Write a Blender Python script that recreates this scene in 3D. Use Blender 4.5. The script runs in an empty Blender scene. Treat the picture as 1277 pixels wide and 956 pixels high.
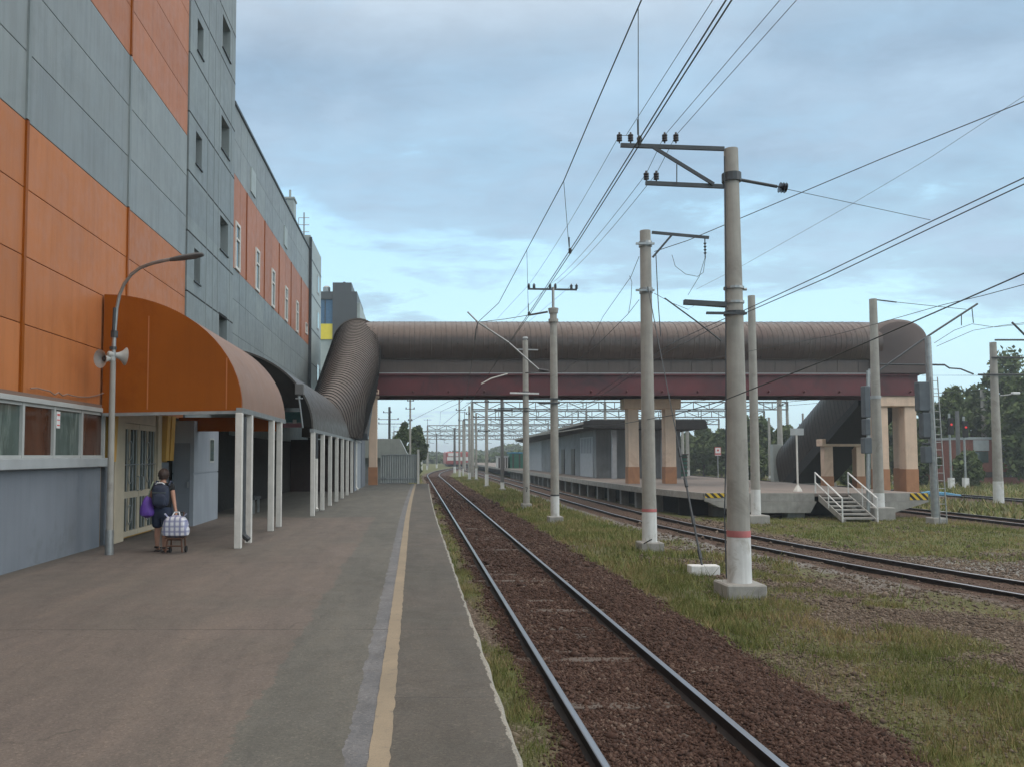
import bpy, bmesh, math, random
import numpy as np
from mathutils import Vector, Matrix

random.seed(7); rng = np.random.default_rng(7)
S = bpy.context.scene; C = S.collection
PI = math.pi

# ------------------------------------------------------------------ camera
CAM = Vector((0, 0, 1.75)); F = 1050.0; PX, PY = 525.0, 510.0
PITCH = math.atan(57 / 1050); YAW = -math.atan(8 / 1050)
cd = bpy.data.cameras.new('camera'); co = bpy.data.objects.new('camera', cd); C.objects.link(co)
co.location = CAM; co.rotation_euler = (PI / 2 + PITCH, 0, YAW)
cd.sensor_width = 36; cd.lens = F / 1277 * 36
cd.shift_x = (638.5 - PX) / 1277; cd.shift_y = (PY - 478) / 1277
cd.clip_start = 0.05; cd.clip_end = 6000
S.camera = co
RM = co.rotation_euler.to_matrix()


def at(px, py, Y=None, X=None, Z=None):
    d = RM @ Vector(((px - PX) / F, -(py - PY) / F, -1))
    if Y is not None: t = (Y - CAM.y) / d.y
    elif X is not None: t = (X - CAM.x) / d.x
    else: t = (Z - CAM.z) / d.z
    return CAM + d * t


# ------------------------------------------------------------------ node helpers
def nn(nt, typ, **kw):
    n = nt.nodes.new(typ)
    for k, v in kw.items():
        if k in n.inputs.keys(): n.inputs[k].default_value = v
        else: setattr(n, k, v)
    return n


def col4(c): return (c[0], c[1], c[2], 1)


def ramp(nt, fac, stops):
    r = nt.nodes.new('ShaderNodeValToRGB'); e = r.color_ramp.elements
    while len(e) < len(stops): e.new(0.5)
    for el, (p, c) in zip(e, stops): el.position = p; el.color = col4(c) if len(c) == 3 else c
    nt.links.new(fac, r.inputs['Fac']); return r.outputs['Color']


def mixc(nt, fac, a, b, blend='MIX'):
    m = nt.nodes.new('ShaderNodeMix'); m.data_type = 'RGBA'; m.blend_type = blend
    for s, v in (('Factor', fac), ('A', a), ('B', b)):
        i = [q for q in m.inputs if q.name == s and (q.type == 'RGBA' or (s == 'Factor' and q.type == 'VALUE'))][0]
        if hasattr(v, 'is_output'): nt.links.new(v, i)
        elif s == 'Factor': i.default_value = v
        else: i.default_value = col4(v)
    return [o for o in m.outputs if o.type == 'RGBA'][0]


def mth(nt, op, a, b=None, c=None, clamp=False):
    m = nt.nodes.new('ShaderNodeMath'); m.operation = op; m.use_clamp = clamp
    for i, v in enumerate((a, b, c)):
        if v is None: continue
        if hasattr(v, 'is_output'): nt.links.new(v, m.inputs[i])
        else: m.inputs[i].default_value = v
    return m.outputs[0]


def coords(nt, scale=(1, 1, 1), kind='Object'):
    if kind == 'World':
        src = nt.nodes.new('ShaderNodeNewGeometry').outputs['Position']
    else:
        src = nt.nodes.new('ShaderNodeTexCoord').outputs[kind]
    mp = nt.nodes.new('ShaderNodeMapping'); mp.inputs['Scale'].default_value = scale
    nt.links.new(src, mp.inputs['Vector']); return mp.outputs['Vector']


def noise(nt, vec, scale, detail=5, rough=0.6, dist=0.0):
    n = nn(nt, 'ShaderNodeTexNoise'); n.inputs['Scale'].default_value = scale
    n.inputs['Detail'].default_value = detail; n.inputs['Roughness'].default_value = rough
    n.inputs['Distortion'].default_value = dist
    nt.links.new(vec, n.inputs['Vector']); return n.outputs['Fac']


def newmat(name):
    m = bpy.data.materials.new(name); m.use_nodes = True
    nt = m.node_tree; b = nt.nodes['Principled BSDF']; return m, nt, b


def M(name, c, rough=0.7, metal=0.0, var=0.18, scale=3.0, stretch=(1, 1, 1), c2=None, patch=0.55, bump=0.0, bscale=40.0, coat=0.0, streak=0.0, spec=0.5, island=0.0):
    """a weathered surface: two noise scales change its own colour, optional stains of colour c2, optional rain streaks and grain"""
    m, nt, b = newmat(name)
    v = coords(nt, stretch, 'World')
    n1 = noise(nt, v, scale, 6, 0.65)
    lo = [x * (1 - var) for x in c]; hi = [min(1, x * (1 + var)) for x in c]
    colr = ramp(nt, n1, [(0.3, lo), (0.7, hi)])
    if c2 is not None:
        n2 = noise(nt, v, scale * 0.37, 7, 0.7, 0.6)
        f = ramp(nt, n2, [(patch, (0, 0, 0)), (patch + 0.13, (1, 1, 1))])
        colr = mixc(nt, f, colr, c2)
    if streak:
        vs = coords(nt, (1, 1, 0.06), 'World')
        n3 = noise(nt, vs, 5.5, 5, 0.7)
        f = ramp(nt, n3, [(0.45, (0, 0, 0)), (0.75, (streak,) * 3)])
        colr = mixc(nt, f, colr, [x * 0.45 for x in c])
    if island:
        ri = nt.nodes.new('ShaderNodeNewGeometry').outputs['Random Per Island']
        colr = mixc(nt, 1.0, colr, ramp(nt, ri, [(0, (1 - island, 1 - island, 1 - island * .8)), (1, (1, 1, 1))]), 'MULTIPLY')
    nt.links.new(colr, b.inputs['Base Color'])
    n4 = noise(nt, v, scale * 4, 4, 0.6)
    r = ramp(nt, n4, [(0.3, (max(0.04, rough - 0.1),) * 3), (0.7, (min(1, rough + 0.12),) * 3)])
    nt.links.new(r, b.inputs['Roughness'])
    b.inputs['Metallic'].default_value = metal
    b.inputs['Specular IOR Level'].default_value = spec
    if coat: b.inputs['Coat Weight'].default_value = coat
    if bump:
        bn = nn(nt, 'ShaderNodeBump'); bn.inputs['Strength'].default_value = bump; bn.inputs['Distance'].default_value = 0.02
        n5 = noise(nt, v, bscale, 5, 0.7); nt.links.new(n5, bn.inputs['Height'])
        nt.links.new(bn.outputs['Normal'], b.inputs['Normal'])
    return m


# ------------------------------------------------------------------ mesh helpers
class MB:
    def __init__(self): self.v = []; self.f = []

    def add(self, vs, fs):
        o = len(self.v); self.v += [tuple(p) for p in vs]; self.f += [tuple(i + o for i in f) for f in fs]; return self

    def box(self, x0, x1, y0, y1, z0, z1):
        if x0 > x1: x0, x1 = x1, x0
        if y0 > y1: y0, y1 = y1, y0
        if z0 > z1: z0, z1 = z1, z0
        return self.add([(x0, y0, z0), (x1, y0, z0), (x1, y1, z0), (x0, y1, z0), (x0, y0, z1), (x1, y0, z1), (x1, y1, z1), (x0, y1, z1)],
                        [(0, 3, 2, 1), (4, 5, 6, 7), (0, 1, 5, 4), (1, 2, 6, 5), (2, 3, 7, 6), (3, 0, 4, 7)])

    def bar(self, a, b, w, h=None, up=(0, 0, 1)):
        """rectangular bar from a to b"""
        a = Vector(a); b = Vector(b); h = h or w; d = (b - a).normalized(); u = Vector(up)
        if abs(d.dot(u)) > 0.98: u = Vector((0, 1, 0))
        s = d.cross(u).normalized(); t = s.cross(d)
        vs = [p + s * sx * w / 2 + t * tz * h / 2 for p in (a, b) for sx, tz in ((-1, -1), (1, -1), (1, 1), (-1, 1))]
        return self.add(vs, [(3, 2, 1, 0), (4, 5, 6, 7), (0, 1, 5, 4), (1, 2, 6, 5), (2, 3, 7, 6), (3, 0, 4, 7)])

    def tube(self, pts, r, n=8, caps=True):
        pts = [Vector(p) for p in pts]; k = len(pts)
        rs = list(r) if hasattr(r, '__len__') else [r] * k
        vs = []; fs = []; prev = None
        for i, p in enumerate(pts):
            d = (pts[min(i + 1, k - 1)] - pts[max(i - 1, 0)]).normalized()
            if prev is None:
                u = Vector((0, 0, 1)) if abs(d.z) < 0.9 else Vector((0, 1, 0))
                s = d.cross(u).normalized()
            else:
                s = (prev - d * prev.dot(d)).normalized()
            prev = s; t = d.cross(s)
            for j in range(n):
                a = 2 * PI * j / n; vs.append(p + (s * math.cos(a) + t * math.sin(a)) * rs[i])
        for i in range(k - 1):
            for j in range(n):
                fs.append((i * n + j, i * n + (j + 1) % n, (i + 1) * n + (j + 1) % n, (i + 1) * n + j))
        if caps: fs.append(tuple(range(n - 1, -1, -1))); fs.append(tuple((k - 1) * n + j for j in range(n)))
        return self.add(vs, fs)

    def lathe(self, base, prof, n=16, axis=(0, 0, 1)):
        """prof: (distance along axis, radius)"""
        base = Vector(base); ax = Vector(axis).normalized()
        return self.tube([base + ax * z for z, _ in prof], [max(r, 1e-4) for _, r in prof], n) if all(prof[i + 1][0] > prof[i][0] for i in range(len(prof) - 1)) else self._lathe(base, prof, n, ax)

    def _lathe(self, base, prof, n, ax):
        u = Vector((0, 0, 1)) if abs(ax.z) < 0.9 else Vector((0, 1, 0)); s = ax.cross(u).normalized(); t = ax.cross(s)
        vs = []; fs = []; k = len(prof)
        for z, r in prof:
            for j in range(n):
                a = 2 * PI * j / n; vs.append(base + ax * z + (s * math.cos(a) + t * math.sin(a)) * max(r, 1e-4))
        for i in range(k - 1):
            for j in range(n): fs.append((i * n + j, i * n + (j + 1) % n, (i + 1) * n + (j + 1) % n, (i + 1) * n + j))
        fs.append(tuple(range(n - 1, -1, -1))); fs.append(tuple((k - 1) * n + j for j in range(n)))
        return self.add(vs, fs)

    def prism(self, poly, y0, y1, plane='xz'):
        """extrude a polygon of (a, b) along the third axis"""
        n = len(poly)
        mk = {'xz': lambda a, b, t: (a, t, b), 'yz': lambda a, b, t: (t, a, b), 'xy': lambda a, b, t: (a, b, t)}[plane]
        vs = [mk(a, b, y0) for a, b in poly] + [mk(a, b, y1) for a, b in poly]
        fs = [tuple(range(n)), tuple(range(2 * n - 1, n - 1, -1))] + [(i, (i + 1) % n, n + (i + 1) % n, n + i) for i in range(n)]
        return self.add(vs, fs)

    def loft(self, rings, closed=True, caps=True):
        n = len(rings[0]); vs = [p for r in rings for p in r]; fs = []
        for i in range(len(rings) - 1):
            for j in range(n if closed else n - 1):
                fs.append((i * n + j, i * n + (j + 1) % n, (i + 1) * n + (j + 1) % n, (i + 1) * n + j))
        if caps and closed: fs.append(tuple(range(n - 1, -1, -1))); fs.append(tuple((len(rings) - 1) * n + j for j in range(n)))
        return self.add(vs, fs)

    def build(self, name, mat, parent=None, smooth=False, bevel=0.0, origin=None, fixn=True):
        me = bpy.data.meshes.new(name)
        V = np.array(self.v, dtype=float)
        if parent is not None: org = wloc(parent)
        elif origin is not None: org = Vector(origin)
        else:
            lo = V.min(0); hi = V.max(0); org = Vector(((lo[0] + hi[0]) / 2, (lo[1] + hi[1]) / 2, lo[2]))
        V = V - np.array(org)
        me.from_pydata(V.tolist(), [], self.f)
        if fixn:
            bm = bmesh.new(); bm.from_mesh(me); bmesh.ops.recalc_face_normals(bm, faces=bm.faces)
            if bevel:
                es = [e for e in bm.edges if e.is_manifold and e.calc_face_angle(0) > 0.6]
                bmesh.ops.bevel(bm, geom=es, offset=bevel, segments=1, affect='EDGES')
            bm.to_mesh(me); bm.free()
        me.materials.append(mat)
        if smooth:
            me.polygons.foreach_set('use_smooth', [True] * len(me.polygons))
            me.set_sharp_from_angle(angle=math.radians(smooth if smooth is not True else 40))
        o = bpy.data.objects.new(name, me); C.objects.link(o)
        if parent is not None: o.parent = parent
        else: o.location = org
        return o


def wloc(o):
    v = Vector(o.location)
    while o.parent is not None:
        o = o.parent; v = v + Vector(o.location)
    return v


def tag(o, label=None, cat=None, group=None, kind=None):
    for k, v in (('label', label), ('category', cat), ('group', group), ('kind', kind)):
        if v: o[k] = v
    return o


def thing(name, label, cat, loc=(0, 0, 0), group=None):
    o = bpy.data.objects.new(name, None); C.objects.link(o); o.location = loc; o.empty_display_size = 0.2
    return tag(o, label, cat, group)


def copy_tree(o, parent=None):
    c = o.copy(); C.objects.link(c)
    if parent is not None: c.parent = parent
    for ch in list(o.children): copy_tree(ch, c)
    return c


def catenary_pts(a, b, sag, n=10):
    a = Vector(a); b = Vector(b)
    return [a.lerp(b, t / n) - Vector((0, 0, 4 * sag * (t / n) * (1 - t / n))) for t in range(n + 1)]


# ------------------------------------------------------------------ value noise in numpy
def vnoise(x, y, seed=0):
    xi = np.floor(x).astype(np.int64); yi = np.floor(y).astype(np.int64); fx = x - xi; fy = y - yi
    fx = fx * fx * (3 - 2 * fx); fy = fy * fy * (3 - 2 * fy)
    def h(a, b):
        n = (a * 374761393 + b * 668265263 + seed * 1442695041) & 0xFFFFFFFF
        n = ((n ^ (n >> 13)) * 1274126177) & 0xFFFFFFFF
        return ((n ^ (n >> 16)) & 0xFFFF) / 65535.0
    return (h(xi, yi) * (1 - fx) + h(xi + 1, yi) * fx) * (1 - fy) + (h(xi, yi + 1) * (1 - fx) + h(xi + 1, yi + 1) * fx) * fy


def fbm(x, y, s=1.0, o=4, seed=0):
    t = 0; a = 0.5; f = s
    for i in range(o): t = t + a * vnoise(x * f, y * f, seed + i); a *= 0.5; f *= 2.03
    return t / (1 - 0.5 ** o)


def sstep(a, b, x):
    t = np.clip((x - a) / (b - a), 0, 1); return t * t * (3 - 2 * t)


# ------------------------------------------------------------------ track lines
def cx1(Y): return 2.52 + np.where(np.asarray(Y, float) > 112, (np.maximum(np.asarray(Y, float) - 112, 0) / 56) ** 1.7 * 4.2, 0.0)
T2Y = [-20, 5, 10, 15, 17, 20, 23, 26, 30, 35, 40, 60, 400]
T2X = [30, 17.2, 15.0, 13.55, 13.0, 12.3, 11.75, 11.3, 10.85, 10.45, 10.25, 10.15, 10.15]
def cx2(Y):
    return np.interp(np.asarray(Y, float), T2Y, T2X)
def cx3(Y): return np.full_like(np.asarray(Y, float), 25.5)
def cx4(Y): return np.full_like(np.asarray(Y, float), 38.2)
RAILZ = -1.03
# ------------------------------------------------------------------ materials
mat_steel_top, nt, b = newmat('rail steel')
# rail: polished running surface, rusty sides (the head is worn bright where wheels run)
g = nt.nodes.new('ShaderNodeNewGeometry'); sx = nt.nodes.new('ShaderNodeSeparateXYZ'); nt.links.new(g.outputs['Normal'], sx.inputs[0])
sp = nt.nodes.new('ShaderNodeSeparateXYZ'); nt.links.new(g.outputs['Position'], sp.inputs[0])
up = mth(nt, 'GREATER_THAN', sx.outputs['Z'], 0.5); hi = mth(nt, 'GREATER_THAN', sp.outputs['Z'], RAILZ - 0.03)
worn = mth(nt, 'MULTIPLY', up, hi)
rv = noise(nt, coords(nt, (6, 1, 6), 'World'), 3, 5)
rust = ramp(nt, rv, [(0.3, (0.008, 0.006, 0.006)), (0.7, (0.022, 0.014, 0.011))])
nt.links.new(mixc(nt, worn, rust, (0.40, 0.40, 0.42)), b.inputs['Base Color'])
nt.links.new(worn, b.inputs['Metallic'])
nt.links.new(mth(nt, 'MULTIPLY_ADD', worn, -0.5, 0.85), b.inputs['Roughness'])

m_conc = M('grey concrete', (0.29, 0.28, 0.26), 0.85, var=0.2, scale=2.5, c2=(0.20, 0.19, 0.175), patch=0.55, bump=0.25, streak=0.3)
m_pole = M('spun concrete pole', (0.33, 0.315, 0.285), 0.85, var=0.13, scale=3, c2=(0.25, 0.235, 0.21), patch=0.56, bump=0.2, bscale=30, streak=0.35)
m_poledark = M('dark weathered pole', (0.13, 0.13, 0.13), 0.85, var=0.15, streak=0.3)
m_white = M('white wash', (0.66, 0.66, 0.65), 0.8, var=0.08, scale=4, c2=(0.42, 0.40, 0.36), patch=0.54, streak=0.4)
m_red = M('faded red paint', (0.46, 0.15, 0.15), 0.7, var=0.2)
m_whitepost = M('white painted post', (0.62, 0.60, 0.56), 0.6, var=0.1, scale=5, c2=(0.42, 0.38, 0.32), patch=0.63, streak=0.3)
m_steel = M('painted dark steel', (0.055, 0.06, 0.065), 0.5, metal=0.3, var=0.25)
m_galv = M('galvanised steel', (0.33, 0.34, 0.34), 0.45, metal=0.7, var=0.2, scale=6)
m_wire = M('oxidised wire', (0.05, 0.055, 0.055), 0.55, metal=0.4, var=0.1)
m_wiregreen = M('copper contact wire', (0.07, 0.085, 0.075), 0.5, metal=0.5, var=0.1)
m_ins = M('brown glazed insulator', (0.022, 0.02, 0.024), 0.2, var=0.1)
m_orange = M('orange wall panel', (0.49, 0.175, 0.06), 0.5, var=0.07, scale=0.9, c2=(0.42, 0.15, 0.058), patch=0.56, streak=0.28, island=0.14, spec=0.3)
m_orange_dk = M('deep orange canopy panel', (0.28, 0.076, 0.007), 0.45, var=0.12, scale=0.7, c2=(0.23, 0.056, 0.005), patch=0.5, streak=0.2, spec=0.12)
m_gpanel = M('blue grey wall panel', (0.265, 0.292, 0.292), 0.5, var=0.08, scale=0.8, c2=(0.225, 0.25, 0.25), patch=0.55, streak=0.4, island=0.14, spec=0.3)
m_gpanel2 = M('grey tower panel', (0.235, 0.265, 0.265), 0.5, var=0.09, scale=0.9, c2=(0.20, 0.225, 0.225), patch=0.55, streak=0.4, island=0.14, spec=0.3)
m_gpale = M('pale green grey panel', (0.34, 0.38, 0.37), 0.5, var=0.1, scale=1.0)
m_orange2 = M('salmon orange panel', (0.43, 0.175, 0.10), 0.55, var=0.08, scale=0.9, streak=0.3, island=0.14, spec=0.3)
m_orange3 = M('faded orange panel', (0.45, 0.17, 0.08), 0.5, var=0.07, scale=0.9, streak=0.3, island=0.12, spec=0.3)
m_sigbox = M('blue grey signal box', (0.085, 0.10, 0.115), 0.6, var=0.2)
m_gap = M('dark joint', (0.05, 0.05, 0.05), 0.9)
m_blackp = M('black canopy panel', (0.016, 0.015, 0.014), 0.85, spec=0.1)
m_black = M('black gap', (0.012, 0.012, 0.013), 0.9)
m_plaster = M('blue grey plaster', (0.185, 0.205, 0.235), 0.8, var=0.1, scale=1.2, c2=(0.145, 0.16, 0.175), patch=0.55, bump=0.15, streak=0.2)
m_plaster_lt = M('pale blue grey plaster', (0.30, 0.33, 0.37), 0.8, var=0.09, scale=1.2, c2=(0.25, 0.275, 0.31), patch=0.58, streak=0.2)
m_trim = M('pale grey metal trim', (0.36, 0.38, 0.39), 0.5, var=0.12, scale=3)
m_frame = M('grey window frame', (0.40, 0.41, 0.40), 0.5, var=0.1)
m_brownroof = M('rose brown sheet roof', (0.25, 0.165, 0.13), 0.65, metal=0.0, spec=0.2, var=0.09, scale=1.0, c2=(0.21, 0.14, 0.112), patch=0.55)
m_darkroof = M('dark grey brown sheet roof', (0.085, 0.076, 0.068), 0.45, metal=0.25, var=0.12, scale=1.0)
m_tube = M('brown ribbed tube metal', (0.125, 0.098, 0.082), 0.42, metal=0.35, var=0.12, scale=1.2, c2=(0.10, 0.078, 0.066), patch=0.55, streak=0.2)
m_tubeb = M('brown bridge cladding', (0.096, 0.073, 0.064), 0.36, metal=0.4, var=0.12, scale=0.9, c2=(0.085, 0.057, 0.05), patch=0.52, streak=0.45)
m_tubec = M('dark brown end cladding', (0.075, 0.053, 0.048), 0.5, metal=0.2, var=0.12, scale=1)
m_skirt = M('grey brown skirt panel', (0.088, 0.066, 0.057), 0.5, metal=0.2, var=0.15, scale=1.2, streak=0.4)
m_maroon = M('maroon girder paint', (0.105, 0.02, 0.024), 0.5, var=0.25, scale=0.8, c2=(0.05, 0.016, 0.02), patch=0.5)
m_stairdk = M('dark stair cladding', (0.06, 0.052, 0.047), 0.5, metal=0.2, var=0.15)
m_cream = M('peach painted concrete', (0.66, 0.49, 0.37), 0.8, var=0.1, scale=1.5, c2=(0.54, 0.37, 0.27), patch=0.55, streak=0.25)
m_creambase = M('rust brown painted base', (0.37, 0.18, 0.095), 0.8, var=0.15, scale=2, c2=(0.28, 0.14, 0.085), patch=0.56)
m_yellowp = M('ochre panel', (0.58, 0.33, 0.07), 0.6, var=0.12, scale=2)
m_doorwhite = M('door white with canopy light tint', (0.50, 0.43, 0.32), 0.55, var=0.1, scale=4)  # beige includes the warm tint of light through the orange canopy
m_darkint = M('passage shade black', (0.016, 0.014, 0.013), 0.9)  # near black puts the passage's lack of light into the wall colour
m_maroonwall = M('dark brown passage wall', (0.03, 0.017, 0.015), 0.8)
m_brick = M('brick red wall', (0.20, 0.075, 0.055), 0.85, var=0.2, scale=5)
m_greenp = M('green paint', (0.03, 0.13, 0.095), 0.6, var=0.2)
m_yellow = M('yellow cladding', (0.75, 0.60, 0.05), 0.5, var=0.06)
m_darkgreyb = M('dark grey cladding', (0.055, 0.06, 0.065), 0.5, var=0.1, scale=0.6)
m_shedroof = M('dark roof felt', (0.03, 0.03, 0.032), 0.8, var=0.2)
m_shedwall = M('grey shed wall', (0.215, 0.225, 0.235), 0.8, var=0.15, scale=0.9, c2=(0.165, 0.172, 0.178), patch=0.5, streak=0.4)
m_shedpale = M('pale shed panel', (0.35, 0.365, 0.39), 0.8, var=0.1)
m_gate = M('grey sheet gate', (0.32, 0.34, 0.33), 0.5, metal=0.2, var=0.1, streak=0.3)
m_teal = M('teal sign face', (0.10, 0.28, 0.30), 0.5, var=0.1)
m_pink = M('faded pink strip', (0.42, 0.20, 0.24), 0.6, var=0.1)
m_trainred = M('red train paint', (0.33, 0.075, 0.075), 0.4, var=0.1)
m_trainwhite = M('off white train paint', (0.65, 0.63, 0.62), 0.4, var=0.08)
m_signred = M('red sign paint', (0.55, 0.06, 0.05), 0.5)
m_signwhite = M('white sign paint', (0.7, 0.7, 0.7), 0.5, var=0.05)
m_blue = M('blue tarpaulin', (0.06, 0.22, 0.36), 0.6)
m_horn = M('grey horn paint', (0.42, 0.42, 0.40), 0.5, var=0.12)
m_skin = M('skin', (0.42, 0.22, 0.15), 0.6, var=0.06, scale=12)
m_hair = M('dark brown hair', (0.035, 0.018, 0.013), 0.6, var=0.3, scale=30, stretch=(1, 1, 0.2))
m_tee = M('black cotton', (0.012, 0.012, 0.014), 0.9, var=0.2, bump=0.2, bscale=120)
m_denim = M('dark denim', (0.025, 0.035, 0.065), 0.9, var=0.25, scale=20, bump=0.2, bscale=150)
m_navy = M('navy nylon', (0.02, 0.028, 0.055), 0.65, var=0.2, scale=15)
m_purple = M('purple fabric', (0.12, 0.05, 0.33), 0.6, var=0.3, scale=8, c2=(0.30, 0.2, 0.55), patch=0.6)
m_strap = M('green grey strap', (0.22, 0.25, 0.18), 0.7)
m_wood = M('brown painted frame', (0.10, 0.045, 0.025), 0.6, var=0.2)
m_sandal = M('dark sandal leather', (0.03, 0.022, 0.02), 0.7)
m_bark = M('bark', (0.09, 0.07, 0.055), 0.9, var=0.3, scale=6, stretch=(1, 1, 0.3), bump=0.4)
m_sleeper = M('oily concrete sleeper', (0.10, 0.078, 0.064), 0.9, var=0.25, scale=5, bump=0.3)
m_curtain = M('warm curtain', (0.42, 0.27, 0.19), 0.9, var=0.1)

m_glass, nt, b = newmat('window glass')
b.inputs['Base Color'].default_value = (0.05, 0.07, 0.065, 1); b.inputs['Roughness'].default_value = 0.06
b.inputs['Metallic'].default_value = 0.0; b.inputs['Specular IOR Level'].default_value = 0.8
m_glassbrown = M('brown tinted glass', (0.075, 0.03, 0.016), 0.08, var=0.3, scale=1.4, stretch=(1, 2.5, 0.5), c2=(0.30, 0.17, 0.11), patch=0.60, spec=0.3)
m_glassgreen = M('green tinted glass', (0.075, 0.10, 0.09), 0.08, var=0.3, scale=1.3, stretch=(1, 2.5, 0.5), c2=(0.25, 0.30, 0.27), patch=0.52, spec=0.5)
m_glassblue = M('blue curtain glass', (0.05, 0.12, 0.22), 0.1, var=0.15)

# hazard stripes
m_haz, nt, b = newmat('hazard stripes')
v = coords(nt, (1, 1, 1), 'World'); sx = nt.nodes.new('ShaderNodeSeparateXYZ'); nt.links.new(v, sx.inputs[0])
s = mth(nt, 'ADD', mth(nt, 'ADD', sx.outputs['X'], sx.outputs['Y']), mth(nt, 'MULTIPLY', sx.outputs['Z'], 1.0))
fr = mth(nt, 'GREATER_THAN', mth(nt, 'FRACT', mth(nt, 'MULTIPLY', s, 3.2)), 0.5)
nt.links.new(mixc(nt, fr, (0.02, 0.02, 0.02), (0.62, 0.42, 0.03)), b.inputs['Base Color']); b.inputs['Roughness'].default_value = 0.7

# checked bag
m_check, nt, b = newmat('checked woven plastic')
v = coords(nt, (1, 1, 1), 'Object'); sx = nt.nodes.new('ShaderNodeSeparateXYZ'); nt.links.new(v, sx.inputs[0])
a1 = mth(nt, 'LESS_THAN', mth(nt, 'FRACT', mth(nt, 'MULTIPLY', sx.outputs['X'], 11)), 0.38)
a2 = mth(nt, 'LESS_THAN', mth(nt, 'FRACT', mth(nt, 'MULTIPLY', sx.outputs['Z'], 11)), 0.38)
a3 = mth(nt, 'LESS_THAN', mth(nt, 'FRACT', mth(nt, 'MULTIPLY', sx.outputs['Y'], 11)), 0.3)
c = mixc(nt, mth(nt, 'MULTIPLY', a1, 0.75), (0.66, 0.66, 0.70), (0.16, 0.17, 0.32))
c = mixc(nt, mth(nt, 'MULTIPLY', a2, 0.65), c, (0.20, 0.21, 0.36))
nt.links.new(c, b.inputs['Base Color']); b.inputs['Roughness'].default_value = 0.45

# near platform asphalt
m_plat, nt, b = newmat('patched platform asphalt')
gp = nt.nodes.new('ShaderNodeNewGeometry').outputs['Position']; sx = nt.nodes.new('ShaderNodeSeparateXYZ'); nt.links.new(gp, sx.inputs[0])
X, Y = sx.outputs['X'], sx.outputs['Y']
jag = noise(nt, gp, 3.2, 8, 0.75); jag2 = noise(nt, gp, 0.5, 3, 0.5)
xj = mth(nt, 'ADD', X, mth(nt, 'ADD', mth(nt, 'MULTIPLY', mth(nt, 'SUBTRACT', jag, 0.5), 0.42), mth(nt, 'MULTIPLY', mth(nt, 'SUBTRACT', jag2, 0.5), 0.2)))
drift = mth(nt, 'MULTIPLY', mth(nt, 'POWER', mth(nt, 'DIVIDE', mth(nt, 'MAXIMUM', mth(nt, 'SUBTRACT', Y, 22), 0), 30), 1.5), 0.26)
Xd = mth(nt, 'SUBTRACT', X, drift)
big = noise(nt, gp, 0.45, 6, 0.6, 0.4); med = noise(nt, gp, 2.6, 6, 0.65); fine = noise(nt, gp, 130, 3, 0.7)
old = ramp(nt, big, [(0.3, (0.135, 0.117, 0.098)), (0.5, (0.157, 0.127, 0.107)), (0.7, (0.168, 0.134, 0.115))])
new = ramp(nt, big, [(0.3, (0.105, 0.101, 0.085)), (0.7, (0.138, 0.131, 0.114))])
blue = ramp(nt, med, [(0.35, (0.12, 0.122, 0.13)), (0.65, (0.20, 0.20, 0.208))])
edge = ramp(nt, big, [(0.3, (0.078, 0.073, 0.06)), (0.6, (0.102, 0.088, 0.073)), (0.75, (0.12, 0.096, 0.082))])
yj = mth(nt, 'ADD', Y, mth(nt, 'MULTIPLY', mth(nt, 'SUBTRACT', jag2, 0.5), 3))
isnew = mth(nt, 'MAXIMUM', mth(nt, 'GREATER_THAN', xj, -1.12), mth(nt, 'GREATER_THAN', yj, 24))
c = mixc(nt, isnew, old, new)
xb = mth(nt, 'ADD', Xd, mth(nt, 'MULTIPLY', mth(nt, 'SUBTRACT', med, 0.5), 0.14))
c = mixc(nt, mth(nt, 'GREATER_THAN', xb, -0.41), c, blue)
c = mixc(nt, mth(nt, 'GREATER_THAN', Xd, -0.265), c, edge)
# pale chipped concrete lip along the edge
lip = mth(nt, 'GREATER_THAN', mth(nt, 'ADD', Xd, mth(nt, 'MULTIPLY', mth(nt, 'SUBTRACT', jag, 0.5), 0.13)), 0.583)
c = mixc(nt, lip, c, (0.32, 0.305, 0.265))
# cross cracks / slab joints
wob = mth(nt, 'MULTIPLY', mth(nt, 'SUBTRACT', med, 0.5), 0.12)
yc = mth(nt, 'ADD', Y, wob)
for y0, x0, x1, w in ((8.6, -6, 0.6, 0.016), (12.75, -0.15, 0.62, 0.02), (6.2, -0.15, 0.62, 0.012), (16.6, -4, 0.62, 0.02), (20.5, -0.15, 0.62, 0.03), (13.9, -5.8, -1.2, 0.015), (25, -0.15, 0.62, 0.03), (30, -3, 0.62, 0.04)):
    ln = mth(nt, 'LESS_THAN', mth(nt, 'ABSOLUTE', mth(nt, 'SUBTRACT', yc, y0)), w)
    ln = mth(nt, 'MULTIPLY', ln, mth(nt, 'MULTIPLY', mth(nt, 'GREATER_THAN', X, x0), mth(nt, 'LESS_THAN', X, x1)))
    ln = mth(nt, 'MULTIPLY', ln, mth(nt, 'MULTIPLY_ADD', med, 1.6, -0.25, clamp=True))
    c = mixc(nt, ln, c, (0.05, 0.045, 0.04))
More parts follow.
